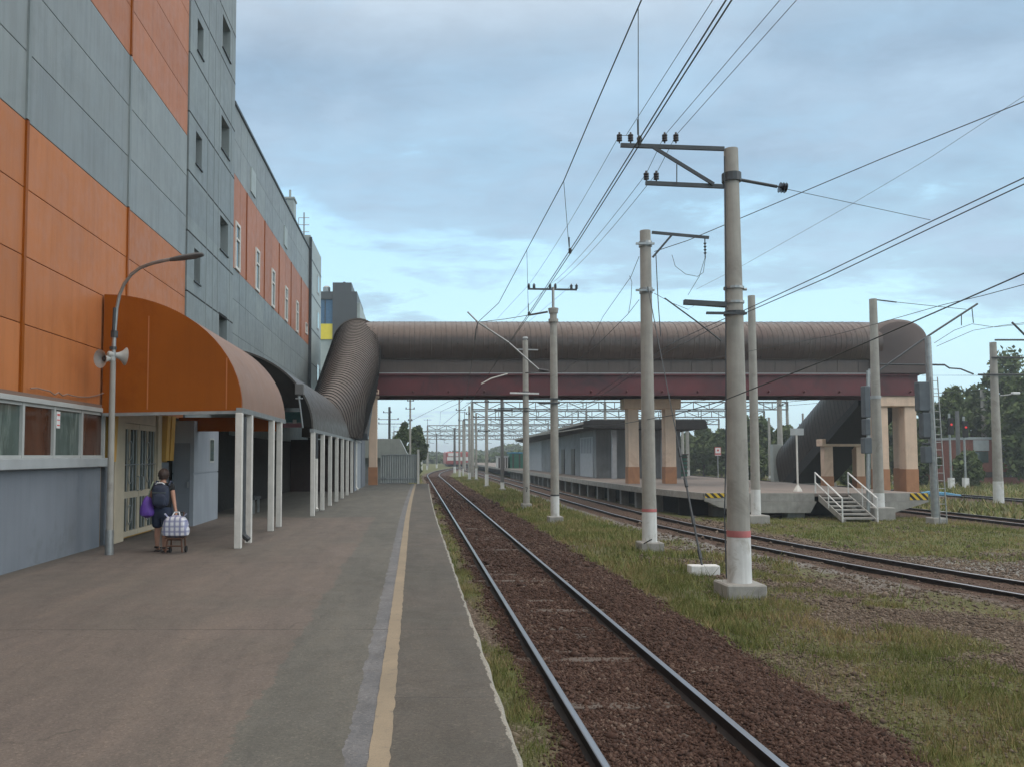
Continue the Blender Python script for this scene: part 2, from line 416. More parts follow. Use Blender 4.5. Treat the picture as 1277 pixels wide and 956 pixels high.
# stains and scuffs
st = noise(nt, coords(nt, (1.2, 0.5, 1), 'World'), 1.7, 8, 0.75, 0.8)
c = mixc(nt, ramp(nt, st, [(0.53, (0, 0, 0)), (0.70, (0.5, 0.5, 0.5))]), c, (0.085, 0.073, 0.06))
st2 = noise(nt, coords(nt, (1, 1, 1), 'World'), 5.0, 6, 0.8, 1.2)
c = mixc(nt, ramp(nt, st2, [(0.58, (0, 0, 0)), (0.75, (0.5, 0.5, 0.5))]), c, (0.25, 0.21, 0.175))
c = mixc(nt, ramp(nt, fine, [(0.35, (0.38, 0.38, 0.38)), (0.6, (0, 0, 0))]), c, (0.06, 0.055, 0.05))
crk = nn(nt, 'ShaderNodeTexVoronoi'); crk.feature = 'DISTANCE_TO_EDGE'; crk.inputs['Scale'].default_value = 0.42
wv = nt.nodes.new('ShaderNodeVectorMath'); wv.operation = 'ADD'; nz = nn(nt, 'ShaderNodeTexNoise'); nz.inputs['Scale'].default_value = 1.6; nz.inputs['Detail'].default_value = 6; nt.links.new(gp, nz.inputs['Vector'])
nt.links.new(gp, wv.inputs[0]); nt.links.new(nz.outputs['Color'], wv.inputs[1]); nt.links.new(wv.outputs[0], crk.inputs['Vector'])
cl = mth(nt, 'MULTIPLY', mth(nt, 'LESS_THAN', crk.outputs['Distance'], 0.004), mth(nt, 'MULTIPLY_ADD', big, 5.0, -2.35, clamp=True))
c = mixc(nt, mth(nt, 'MULTIPLY', cl, 0.7), c, (0.045, 0.04, 0.034))
st3 = noise(nt, coords(nt, (0.9, 0.16, 1), 'World'), 2.4, 7, 0.7, 0.5)
c = mixc(nt, 1.0, c, ramp(nt, st3, [(0.3, (0.80, 0.81, 0.82)), (0.5, (1, 1, 1)), (0.72, (1.2, 1.17, 1.13))]), 'MULTIPLY')
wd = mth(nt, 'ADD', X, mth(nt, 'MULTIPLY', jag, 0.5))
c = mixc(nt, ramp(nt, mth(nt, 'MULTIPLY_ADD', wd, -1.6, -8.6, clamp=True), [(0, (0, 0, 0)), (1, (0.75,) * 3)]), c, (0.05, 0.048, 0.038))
spk = nn(nt, 'ShaderNodeTexVoronoi'); spk.inputs['Scale'].default_value = 75; nt.links.new(gp, spk.inputs['Vector'])
sc3 = nt.nodes.new('ShaderNodeSeparateColor'); nt.links.new(spk.outputs['Color'], sc3.inputs[0])
c = mixc(nt, 1.0, c, ramp(nt, sc3.outputs[0], [(0.0, (0.78, 0.78, 0.78)), (0.45, (0.98, 0.98, 0.97)), (0.9, (1.06, 1.06, 1.05)), (1.0, (1.4, 1.37, 1.3))]), 'MULTIPLY')
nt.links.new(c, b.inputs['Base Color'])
nt.links.new(ramp(nt, med, [(0.3, (0.72,) * 3), (0.7, (0.92,) * 3)]), b.inputs['Roughness'])
bn = nn(nt, 'ShaderNodeBump'); bn.inputs['Strength'].default_value = 0.35; bn.inputs['Distance'].default_value = 0.012
hgt = mth(nt, 'ADD', fine, mth(nt, 'MULTIPLY', med, 1.5)); nt.links.new(hgt, bn.inputs['Height']); nt.links.new(bn.outputs['Normal'], b.inputs['Normal'])

# worn yellow line
m_line, nt, b = newmat('worn yellow line')
gp = coords(nt, (1, 1, 1), 'World'); n1 = noise(nt, gp, 9, 7, 0.75); n2 = noise(nt, gp, 1.3, 5, 0.6); n3 = noise(nt, gp, 120, 3)
c = ramp(nt, n2, [(0.3, (0.245, 0.20, 0.14)), (0.7, (0.32, 0.255, 0.175))])
c = mixc(nt, ramp(nt, n1, [(0.55, (0, 0, 0)), (0.72, (0.8,) * 3)]), c, (0.16, 0.14, 0.115))
c = mixc(nt, ramp(nt, n3, [(0.3, (0.35,) * 3), (0.55, (0, 0, 0))]), c, (0.12, 0.1, 0.08))
nt.links.new(c, b.inputs['Base Color']); b.inputs['Roughness'].default_value = 0.85

# ground
m_ground, nt, b = newmat('ballast soil and turf')
at_ = nt.nodes.new('ShaderNodeAttribute'); at_.attribute_name = 'mask'; sc = nt.nodes.new('ShaderNodeSeparateColor'); nt.links.new(at_.outputs['Color'], sc.inputs[0])
gp = coords(nt, (1, 1, 1), 'World')
vor = nn(nt, 'ShaderNodeTexVoronoi'); vor.inputs['Scale'].default_value = 24; nt.links.new(gp, vor.inputs['Vector'])
vc = nt.nodes.new('ShaderNodeSeparateColor'); nt.links.new(vor.outputs['Color'], vc.inputs[0])
nb = noise(nt, gp, 1.1, 6, 0.65)
brown = ramp(nt, vc.outputs[0], [(0.0, (0.032, 0.018, 0.013)), (0.5, (0.064, 0.034, 0.025)), (0.9, (0.10, 0.058, 0.043)), (1.0, (0.22, 0.16, 0.125))])
dirt = ramp(nt, vc.outputs[1], [(0.0, (0.07, 0.05, 0.036)), (0.6, (0.125, 0.09, 0.066)), (1.0, (0.23, 0.185, 0.145))])
grey = ramp(nt, vc.outputs[2], [(0.0, (0.13, 0.125, 0.115)), (0.6, (0.21, 0.20, 0.185)), (1.0, (0.33, 0.32, 0.30))])
turf = ramp(nt, nb, [(0.3, (0.085, 0.105, 0.032)), (0.55, (0.125, 0.14, 0.05)), (0.75, (0.17, 0.15, 0.075))])
c = mixc(nt, sc.outputs[1], dirt, brown); c = mixc(nt, sc.outputs[2], c, grey); c = mixc(nt, sc.outputs[0], c, turf)
nt.links.new(c, b.inputs['Base Color']); b.inputs['Roughness'].default_value = 0.95; b.inputs['Specular IOR Level'].default_value = 0.2
bn = nn(nt, 'ShaderNodeBump'); bn.inputs['Strength'].default_value = 0.9; bn.inputs['Distance'].default_value = 0.03
nt.links.new(mth(nt, 'ADD', mth(nt, 'MULTIPLY', vor.outputs['Distance'], -1.2), noise(nt, gp, 9, 5, 0.7)), bn.inputs['Height']); nt.links.new(bn.outputs['Normal'], b.inputs['Normal'])


def island_mat(name, stops, rough=0.9, contrast=1.0):
    m, nt, b = newmat(name)
    r = nt.nodes.new('ShaderNodeNewGeometry').outputs['Random Per Island']
    n = noise(nt, coords(nt, (1, 1, 1), 'World'), 0.55, 4, 0.6)
    n = mth(nt, 'MULTIPLY_ADD', mth(nt, 'SUBTRACT', n, 0.5), contrast, 0.5)
    f = mth(nt, 'ADD', mth(nt, 'MULTIPLY', r, 0.5), mth(nt, 'MULTIPLY', n, 0.5))
    nt.links.new(ramp(nt, f, stops), b.inputs['Base Color']); b.inputs['Roughness'].default_value = rough
    b.inputs['Specular IOR Level'].default_value = 0.25
    return m


m_grass = island_mat('grass blades', [(0.15, (0.09, 0.118, 0.028)), (0.42, (0.155, 0.175, 0.05)), (0.58, (0.22, 0.21, 0.08)), (0.78, (0.31, 0.23, 0.12))], contrast=2.6)
m_stoneb = island_mat('brown ballast stones', [(0.1, (0.032, 0.018, 0.013)), (0.5, (0.064, 0.034, 0.025)), (0.72, (0.105, 0.063, 0.047)), (0.88, (0.26, 0.21, 0.17))])
m_stoneg = island_mat('grey brown gravel stones', [(0.1, (0.06, 0.045, 0.035)), (0.5, (0.125, 0.092, 0.07)), (0.8, (0.20, 0.16, 0.125)), (0.95, (0.34, 0.30, 0.25))])
m_leaf_dark = island_mat('dark foliage', [(0.1, (0.05, 0.074, 0.032)), (0.5, (0.092, 0.124, 0.05)), (0.85, (0.125, 0.155, 0.064))])
m_leaf_mid = island_mat('mid foliage', [(0.1, (0.05, 0.072, 0.026)), (0.5, (0.088, 0.118, 0.042)), (0.85, (0.135, 0.165, 0.066))])

# ================================================================== GROUND
def ground_mask(X, Y):
    w = fbm(X, Y, 0.9, 4, 3) - 0.5; w2 = fbm(X, Y, 3.2, 3, 9) - 0.5
    a1 = X - cx1(Y); a2 = X - cx2(Y); a3 = np.abs(X - 25.5); a4 = np.abs(X - 38.2)
    wob = w * 1.1 + w2 * 0.5
    brown = sstep(2.75, 2.2, a1 + wob * 0.35) * sstep(-1.35, -0.9, a1 + wob * 0.4)
    brown = np.maximum(brown, 0.75 * sstep(2.0, 1.3, np.abs(a2)))
    brown = np.maximum(brown, 0.8 * sstep(2.2, 1.4, np.minimum(a3, a4)))
    # grass belt between the first two tracks
    belt = sstep(2.3, 2.75, a1 + wob * 0.8) * sstep(np.interp(Y, [0, 9, 14, 20, 30, 45], [7.2, 6.6, 5.2, 5.0, 6.0, 8.0]), np.interp(Y, [0, 9, 14, 20, 30, 45], [5.2, 4.8, 3.8, 4.0, 4.9, 7.0]), a1 + wob * 1.5) * sstep(-1.6, -2.3, a2)
    belt = belt * np.clip(0.56 + 2.0 * (fbm(X, Y, 0.55, 4, 21) - 0.45) + np.clip((Y - 22) / 40, 0, 0.4), 0, 1)
    strip = sstep(-0.98, -1.22, a1 + wob * 0.25) * np.clip(3.4 * (fbm(X * 1.6, Y * 0.8, 0.9, 3, 33) - 0.38), 0, 0.9) * (Y < 60)
    strip = np.where(Y > 53, sstep(-1.4, -1.9, a1 + wob * 0.3) * 0.8, strip)
    rightg = sstep(2.2, 3.2, a2 + wob) * (X < 24.2) * sstep(23, 27, Y + wob * 4) * sstep(41, 38, Y)
    far = sstep(1.9, 2.6, np.minimum(a3, a4)) * (a2 > 2.4) * (Y > 38) * 0.8
    scat = 0.6 * sstep(0.47, 0.62, fbm(X, Y, 0.6, 4, 41)) * (a1 > 2.8) * (a2 < -1.8) * (brown < 0.3)
    left = (X < -2.2) * (Y > 53) * 0.9
    grass = np.maximum.reduce([belt, strip, rightg * np.clip(0.8 + w, 0, 1), far, scat, left])
    grass = np.where(Y > 300, np.maximum(grass, 0.7), grass) * (1 - 0.6 * brown)
    grey = sstep(1.6, 2.6, a2 + wob) * sstep(27, 23, Y + wob * 3) * (X < 200)
    grey = np.maximum(grey, 0.85 * sstep(-3.6, -1.6, a2 + wob * 0.8) * (a2 < 0) * sstep(2.4, 3.4, a1) * (brown < 0.7) * sstep(12, 24, Y))
    return grass, brown, np.clip(grey - grass * 0.5, 0, 1)


def ground_z(X, Y):
    z = np.full(X.shape, -1.27)
    for cxf, h in ((cx1, 0.115), (cx2, 0.125), (cx3, 0.12), (cx4, 0.12)):
        d = np.abs(X - cxf(Y)); z = np.maximum(z, -1.27 + h * sstep(3.1, 1.35, d))
    z = z + (fbm(X, Y, 0.8, 4, 5) - 0.5) * 0.09 + (fbm(X, Y, 6, 2, 6) - 0.5) * 0.025
    d1 = np.abs(X - cx1(Y)); z = np.where(d1 < 1.0, np.minimum(z, -1.125), z); z = z - 0.035 * sstep(1.25, .95, d1)
    d2 = np.abs(X - cx2(Y)); z = np.where(d2 < 1.1, np.minimum(z, -1.11), z)
    rise = 0.12 * ((X - cx2(Y)) > 2.5) * sstep(26, 33, Y) * sstep(46, 38, Y) * (X < 23)
    z = z + rise + 0.10 * sstep(2.6, 3.6, X - cx1(Y)) * sstep(-2.2, -3.4, X - cx2(Y))
    return np.where(Y > 500, -1.6, z)


xs = np.unique(np.concatenate([np.array([-900, -400, -200, -120, -80, -50, -30, -18, -10, -5, -2, -0.5]), np.arange(0.2, 8.2, 0.07), np.arange(8.2, 17, 0.16), np.arange(17, 44, 0.6), np.array([46, 50, 56, 64, 76, 95, 130, 200, 350, 700, 1400])]))
ys = np.unique(np.concatenate([np.array([-40, -15, -5, 0, 2, 4]), np.arange(5.5, 20, 0.08), np.arange(20, 60, 0.3), np.arange(60, 200, 2.5), np.array([210, 240, 280, 340, 420, 600, 900, 1500, 2600])]))
GX, GY = np.meshgrid(xs, ys)
GZ = ground_z(GX, GY)
nx, ny = len(xs), len(ys)
me = bpy.data.meshes.new('ground')
verts = np.stack([GX, GY, GZ], -1).reshape(-1, 3)
idx = np.arange(nx * ny).reshape(ny, nx)
quads = np.stack([idx[:-1, :-1], idx[:-1, 1:], idx[1:, 1:], idx[1:, :-1]], -1).reshape(-1, 4)


def fast_mesh(me, verts, faces):
    k = faces.shape[1]
    me.vertices.add(len(verts)); me.vertices.foreach_set('co', verts.astype(np.float32).ravel())
    me.loops.add(faces.size); me.loops.foreach_set('vertex_index', faces.astype(np.int32).ravel())
    me.polygons.add(len(faces)); me.polygons.foreach_set('loop_start', np.arange(0, faces.size, k, dtype=np.int32))
    me.update(calc_edges=True)


fast_mesh(me, verts, quads)
gm = ground_mask(GX, GY)
ca = me.color_attributes.new('mask', 'FLOAT_COLOR', 'POINT')
ca.data.foreach_set('color', np.stack([gm[0], gm[1], gm[2], np.ones_like(gm[0])], -1).astype(np.float32).ravel())
me.materials.append(m_ground); me.polygons.foreach_set('use_smooth', [True] * len(me.polygons))
go = bpy.data.objects.new('ground', me); C.objects.link(go); tag(go, 'brown ballast, dirt and turf of the rail yard', 'ground', kind='structure')


def scatter_pts(n, x0, x1, y0, y1, prob):
    X = rng.uniform(x0, x1, n); Y = rng.uniform(y0, y1, n)
    keep = rng.random(n) < prob(X, Y); return X[keep], Y[keep]


# ---- grass blades (nobody could count them: one object)
def blades():
    V = []
    def sow(n, x0, x1, y0, y1, w, h, fac=1.0):
        X, Y = scatter_pts(n, x0, x1, y0, y1, lambda x, y: fac * ground_mask(x, y)[0] ** 1.3 * (0.35 + 0.65 * (fbm(x, y, 2.2, 2, 77) > 0.46)))
        k = len(X); Z = ground_z(X, Y)
        a = rng.uniform(0, 2 * PI, k); hh = h * rng.uniform(0.4, 1.25, k) * (0.6 + 0.9 * fbm(X, Y, 1.3, 3, 55)); ww = w * rng.uniform(0.6, 1.3, k)
        lx = rng.normal(0, 0.42, k) * hh; ly = rng.normal(0, 0.42, k) * hh
        A = np.stack([X - np.cos(a) * ww, Y - np.sin(a) * ww, Z - 0.02], -1); B = np.stack([X + np.cos(a) * ww, Y + np.sin(a) * ww, Z - 0.02], -1)
        T = np.stack([X + lx, Y + ly, Z + hh], -1); V.append(np.stack([A, B, T], 1).reshape(-1, 3))
    sow(110000, 4.6, 9.0, 7, 13, 0.006, 0.085)
    sow(75000, 4.6, 9.5, 13, 22, 0.009, 0.11)
    sow(60000, 4.6, 10, 22, 45, 0.018, 0.15)
    sow(40000, 4.4, 10, 45, 110, 0.045, 0.22)
    sow(2600, 4.8, 9.5, 7, 16, 0.007, 0.30, 0.6)
    sow(2600, 4.8, 10, 15, 30, 0.012, 0.38, 0.6)
    sow(20000, 6.5, 13, 8, 20, 0.008, 0.10)
    sow(40000, 0.62, 1.75, 6, 22, 0.007, 0.085, 0.9)
    sow(9000, 0.62, 1.6, 22, 52, 0.014, 0.10)
    sow(9000, -8, 2.0, 53, 120, 0.05, 0.35)
    sow(60000, 13, 24.5, 22, 39, 0.016, 0.10)
    sow(50000, 27, 75, 38, 105, 0.06, 0.35)
    V = np.concatenate(V); me = bpy.data.meshes.new('grass'); fast_mesh(me, V, np.arange(len(V)).reshape(-1, 3)); me.materials.append(m_grass)
    o = bpy.data.objects.new('grass', me); C.objects.link(o); tag(o, 'short green and dry grass between the tracks', 'grass', kind='stuff')


blades()


# ---- broad leaved weeds
def stones(name, specs, mat, label):
    oct_v = np.array([(1, 0, 0), (-1, 0, 0), (0, 1, 0), (0, -1, 0), (0, 0, 1), (0, 0, -1)], float)
    oct_f = np.array([(0, 2, 4), (2, 1, 4), (1, 3, 4), (3, 0, 4), (2, 0, 5), (1, 2, 5), (3, 1, 5), (0, 3, 5)])
    VV = []; FF = []; off = 0
    for n, x0, x1, y0, y1, size, prob in specs:
        X, Y = scatter_pts(n, x0, x1, y0, y1, prob); k = len(X); Z = ground_z(X, Y)
        s = size * rng.lognormal(0, 0.35, k)
        dirs = oct_v[None] * rng.uniform(0.6, 1.25, (k, 6, 1)) + rng.normal(0, 0.22, (k, 6, 3)); dirs[:, :, 2] *= 0.75
        a = rng.uniform(0, 2 * PI, k); ca_, sa_ = np.cos(a), np.sin(a)
        x = dirs[:, :, 0] * ca_[:, None] - dirs[:, :, 1] * sa_[:, None]; y = dirs[:, :, 0] * sa_[:, None] + dirs[:, :, 1] * ca_[:, None]
        P = np.stack([x, y, dirs[:, :, 2]], -1) * s[:, None, None] + np.stack([X, Y, Z + s * 0.2], -1)[:, None, :]
        VV.append(P.reshape(-1, 3)); FF.append((oct_f[None] + (np.arange(k) * 6)[:, None, None] + off).reshape(-1, 3)); off += k * 6
    me = bpy.data.meshes.new(name); fast_mesh(me, np.concatenate(VV), np.concatenate(FF)); me.materials.append(mat)
    o = bpy.data.objects.new(name, me); C.objects.link(o); tag(o, label, 'gravel', kind='stuff')


def p_brown(x, y):
    b = ground_mask(x, y)[1]; a = np.abs(x - cx1(y)); r1 = np.abs(a - 0.8)
    return b * (r1 > 0.09)
def p_dirt(x, y):
    g, b, gr = ground_mask(x, y); return (1 - g) * (1 - b) * (x > 3.5) * (np.abs(np.abs(x - cx2(y)) - 0.8) > 0.1) * 0.9
stones('ballast_gravel', [(42000, 0.75, 5.2, 6.3, 12.5, 0.021, p_brown), (26000, 0.75, 5.2, 12.5, 22, 0.026, p_brown), (12000, 0.75, 5.4, 22, 45, 0.036, p_brown), (12000, 0.75, 6.5, 45, 115, 0.06, p_brown)], m_stoneb, 'rust brown ballast stones around the near track')
stones('shoulder_gravel', [(30000, 5.0, 13, 8, 16, 0.019, p_dirt), (30000, 6, 20, 14, 26, 0.028, p_dirt), (9000, 8, 22, 26, 40, 0.04, p_dirt)], m_stoneg, 'grey brown gravel beside the second track')

# ================================================================== TRACKS
RP = [(-0.075, -0.18), (0.075, -0.18), (0.075, -0.165), (0.012, -0.14), (0.012, -0.045), (0.037, -0.035), (0.037, -0.006), (0.028, 0), (-0.028, 0), (-0.037, -0.006), (-0.037, -0.035), (-0.012, -0.045), (-0.012, -0.14), (-0.075, -0.165)]


def track(cxf, yy, label, sleepers, group='railway tracks'):
    yy = np.array(yy, float); cx = cxf(yy)
    t = thing('railway_track', label, 'railway track', (float(cx[0]), float(yy[0]), -1.2), group)
    for s in (-1, 1):
        m = MB(); rings = []
        for i in range(len(yy)):
            dx = np.gradient(cx)[i] / np.gradient(yy)[i]; L = math.hypot(1, dx); nxv, nyv = 1 / L, -dx / L
            rings.append([(cx[i] + nxv * (s * 0.8 + a), yy[i] + nyv * (s * 0.8 + a), RAILZ + h) for a, h in RP])
        m.loft(rings); m.build('rail', mat_steel_top, t)
    for k in range(sleepers[0]):
        y = sleepers[1] + k * 0.545; x = float(cxf(y)); x2 = float(cxf(y + 0.1)); dx = (x2 - x) / 0.1
        jz = random.uniform(-0.1, -0.068)
        m = MB(); a = Vector((x - 1.32, y + dx * 1.32, -1.207 + jz)); b = Vector((x + 1.32, y - dx * 1.32, -1.207 + jz)); m.bar(a, b, 0.25, 0.19)
        m.build('sleeper', m_sleeper, t)
    return t


track(cx1, list(np.arange(1, 110, 4)) + list(np.arange(110, 300, 4)), 'near railway track beside the platform with bright worn rail tops', (70, 5.2))
track(cx2, list(np.arange(5, 45, 1.5)) + list(np.arange(46, 320, 12)), 'second railway track curving past the raised island platform', (36, 16))
track(cx3, list(np.arange(14, 300, 12)), 'railway track on the right side of the island platform', (24, 34))
track(cx4, list(np.arange(20, 300, 12)), 'farthest railway track at the right, before the brick building', (0, 0))
m = MB()
for px in (1160, 1190, 1215):
    p = at(px, 616, Z=-1.1); m.box(p.x, p.x + 1.2, p.y - 0.5, p.y + 0.3, -1.15, -1.02)
m = MB(); p = at(1138, 617.5, Z=-1.12); q = at(1198, 618, Z=-1.12)
m.tube([p, (p.x * .6 + q.x * .4, p.y * .6 + q.y * .4 + 0.4, -1.0), (p.x * .3 + q.x * .7, p.y * .3 + q.y * .7, -1.05), q], [0.1, 0.22, 0.2, 0.1], 8)
tag(m.build('tarpaulin_roll', m_blue, smooth=True), 'blue rolled tarpaulin lying between the tracks on the right', 'tarpaulin')

# ================================================================== OUR PLATFORM
def dr(y): return 0.26 * (max(y - 22, 0) / 30) ** 1.5
m = MB(); yl = [-6, 0, 3, 6, 8, 10, 12, 14, 16, 18, 20, 22, 25, 28, 31, 34, 37, 40, 43, 46, 49, 52.2]
yl2 = []
for a, bb in zip(yl[:-1], yl[1:]):
    n = max(1, int((bb - a) / 0.25)) if a >= 3 else 1
    yl2 += [a + (bb - a) * i / n for i in range(n)]
yl2.append(52.2); rings = []
for y in yl2:
    e = 0.62 + dr(y) + (0.018 * random.random() - 0.009) * (1 if random.random() > 0.15 else 2.5)
    rings.append([(-8, y, 0), (e - 0.02, y, 0.0), (e, y, -0.02), (e + random.uniform(-.01, .01), y, -0.2), (e - 0.09, y, -0.22), (e - 0.09, y, -1.5), (-8, y, -1.5)])
m.loft(rings); po = m.build('platform', m_plat, origin=(0, 0, 0)); tag(po, 'long asphalt platform with a pale chipped edge', 'platform', kind='structure')
m = MB(); vs = []
for y in [-5] + list(np.arange(3, 52.2, 0.11)):
    a = -0.265 + dr(y) + random.uniform(-.004, .004); vs += [(a, y, 0.004), (a + 0.125 + random.uniform(-.005, .005), y, 0.004)]
m.add(vs, [(2 * i, 2 * i + 1, 2 * i + 3, 2 * i + 2) for i in range(len(vs) // 2 - 1)])
tag(m.build('platform_line', m_line, fixn=False), 'worn yellow safety line painted along the platform', 'painted line', kind='structure')

# ================================================================== BIG BUILDING
WX = -6.0
b0 = thing('factory_building', 'long orange and grey panelled building along the platform', 'building', (WX, 12, 0))


def panels(m, ys, zs, x, t=0.05, gap=0.011):
    for y0, y1 in zip(ys[:-1], ys[1:]):
        for z0, z1 in zip(zs[:-1], zs[1:]):
            m.box(x - t, x, y0 + gap, y1 - gap, z0 + gap / 2, z1 - gap / 2)


zo = [2.68, 3.75, 4.8, 5.85, 6.9]; zg = [6.9, 7.98, 9.06, 10.15]; zt = [10.15, 11.2, 12.3, 13.4, 14.5, 15.6, 16.7]
yp = [-1, 3.6, 8.2, 12.8, 17.4, 21.85]
m = MB(); m.box(-14, WX - 0.06, -1, 21.85, 2.7, 16.7); m.build('wall_core', m_gap, b0)
m = MB(); panels(m, yp, zo, WX); m.build('orange_wall', m_orange, b0, bevel=0.006)
m = MB(); panels(m, yp, zg, WX); m.build('grey_wall', m_gpanel, b0, bevel=0.006)
m = MB(); panels(m, yp, zt, WX); m.build('upper_orange_wall', m_orange3, b0, bevel=0.006)
m = MB()
for y in yp[2:-1]: m = MB(); m.box(WX - 0.02, WX + 0.035, y - 0.05, y + 0.05, 6.92, 10.13); m.build('joint_cover', m_gpanel2, b0)
m = MB()
for y in yp[2:-1]: m = MB(); m.box(WX - 0.02, WX + 0.035, y - 0.04, y + 0.04, 2.69, 6.9); m.build('joint_cover', m_orange_dk, b0)
m = MB()
for y in yp[3:-1]: m = MB(); m.box(WX - 0.02, WX + 0.035, y - 0.04, y + 0.04, 10.17, 16.7); m.build('joint_cover', m_orange_dk, b0)
# corrugated flashing under the orange wall
m = MB(); pr = []
for i in range(120):
    y = 4 + i * 0.1038; pr.append((y, 0.015 * (i % 2)))
m.add([(WX + 0.045, y, 2.63 - dz) for y, dz in pr] + [(WX + 0.055, y, 2.70) for y, dz in pr], [(i, i + 1, 121 - 1 + i + 1, 120 + i) for i in range(119)])
m.build('flashing', m_brownroof, b0)
# ground-floor strip: windows over a plastered wall
m = MB(); m.box(-14, -6.05, -1, 16.32, -0.05, 1.53); m.box(-14, -6.6, -1, 17.2, 1.53, 2.68); m.build('plaster_wall', m_plaster, b0)
m = MB(); m.box(-6.6, -5.90, -1, 16.4, 1.535, 1.70); m.build('window_sill', m_trim, b0, bevel=0.008)
m = MB(); m.box(-6.25, -5.93, -1, 16.4, 2.56, 2.64); m.build('window_head', m_frame, b0, bevel=0.006)
m = MB(); m.box(-14, -6.3, 16.33, 16.42, 1.7, 2.6); m.build('window_return', m_frame, b0)
mull = [6.0, 7.15, 8.3, 9.45, 10.6, 11.75, 12.9, 14.02, 15.18, 16.25]
for i in range(len(mull) - 1):
    w = MB(); y0, y1 = mull[i], mull[i + 1]
    w.box(-6.06, -5.97, y0 - 0.035, y0 + 0.035, 1.702, 2.558)
    if i == len(mull) - 2: w.box(-6.06, -5.97, y1 - 0.02, y1 + 0.05, 1.702, 2.558)
    w.box(-6.06, -5.98, y0 + 0.036, y1 - 0.036, 1.702, 1.75); w.box(-6.06, -5.98, y0 + 0.036, y1 - 0.036, 2.51, 2.557)
    wo = w.build('window', m_frame, b0)
    p = MB(); p.box(-6.035, -6.02, y0 + 0.036, y1 - 0.036, 1.751, 2.509); p.build('pane', m_glassbrown if i % 2 == 0 else m_glassgreen, wo)
m = MB(); m.box(-5.94, -5.86, 16.42, 16.50, 0.02, 2.66); m.build('corner_trim', m_whitepost, b0)
n_ = MB(); n_.box(-5.968, -5.962, 14.06, 14.2, 2.2, 2.48); no = n_.build('notice', m_signwhite, b0)
m = MB(); m.box(-5.9615, -5.958, 14.08, 14.18, 2.33, 2.345); m.box(-5.9615, -5.958, 14.08, 14.18, 2.24, 2.26); m.box(-5.9615, -5.958, 14.08, 14.18, 2.41, 2.44); m.build('print', m_signred, no)

# entrance under the first canopy: doors, pilasters, hanging ochre panels
m = MB(); m.box(-14, -6.12, 16.5, 20.9, 0, 2.7); m.build('entrance_wall', m_yellowp, b0)
for y0, y1, x in ((16.75, 17.3, -5.92), (19.72, 20.0, -5.98)):
    m = MB(); m.box(-6.12, x, y0, y1, 0, 2.68); m.build('pilaster', m_doorwhite, b0, bevel=0.01)
for y0, y1 in ((16.52, 16.72), (20.05, 20.28), (20.4, 20.7)):
    m = MB(); m.prism([(-6.12, 2.69), (-5.86, 2.69), (-5.9, 1.62), (-6.12, 1.62)], y0, y1); m.build('hanging_panel', m_yellowp, b0)
m = MB(); m.box(-6.12, -6.05, 16.52, 16.74, 0, 1.6); m.build('lower_panel', m_plaster, b0)
m = MB(); m.box(-6.12, -6.06, 20.02, 20.85, 0.05, 1.58); m.build('lower_panel', m_plaster, b0)
for y0, y1 in ((17.33, 18.5), (18.52, 19.7)):
    d = MB()
    for z0, z1 in ((0.05, 0.16), (0.85, 0.99), (2.3, 2.42)): d.box(-6.1, -6.03, y0 + .06, y1 - .06, z0, z1)
    for yy_ in (y0, y1 - 0.06): d.box(-6.1, -6.03, yy_, yy_ + 0.06, 0.05, 2.42)
    ym = (y0 + y1) / 2; d.box(-6.1, -6.035, ym - 0.03, ym + 0.03, 0.161, 0.849); d.box(-6.1, -6.035, ym - 0.03, ym + 0.03, 0.991, 2.299)
    dd = d.build('door', m_doorwhite, b0)
    p = MB(); p.box(-6.085, -6.075, y0 + 0.05, y1 - 0.05, 0.1, 2.35); p.build('pane', m_glass, dd)
    g_ = MB()
    for k in range(1, 6):
        yy_ = y0 + (y1 - y0) * k / 6
        if abs(yy_ - ym) > 0.05: g_.tube([(-6.03, yy_, 0.16), (-6.03, yy_, 0.85)], 0.011, 6); g_.tube([(-6.03, yy_, 0.99), (-6.03, yy_, 2.3)], 0.011, 6)
    for zc in (0.5, 1.35, 1.85):
        pts = [(-6.022, ym + 0.14 * math.cos(t), zc + 0.2 * math.sin(t)) for t in np.linspace(0, 2 * PI, 17)]; g_.tube(pts, 0.01, 5, caps=False)
    g_.tube([(-6.02, y0 + 0.05, 1.55), (-6.02, y1 - 0.05, 1.55)], 0.012, 6); g_.build('grille', m_galv, dd)
    h_ = MB(); h_.tube([(-6.02, y1 - 0.12 if y0 < 18 else y0 + 0.12, 0.98), (-5.97, y1 - 0.12 if y0 < 18 else y0 + 0.12, 1.0), (-5.97, y1 - 0.12 if y0 < 18 else y0 + 0.12, 1.28), (-6.02, y1 - 0.12 if y0 < 18 else y0 + 0.12, 1.3)], 0.014, 6); h_.build('handle', m_galv, dd)
m = MB(); m.box(-6.12, -6.04, 17.31, 19.71, 2.43, 2.69); m.build('door_head', m_doorwhite, b0)
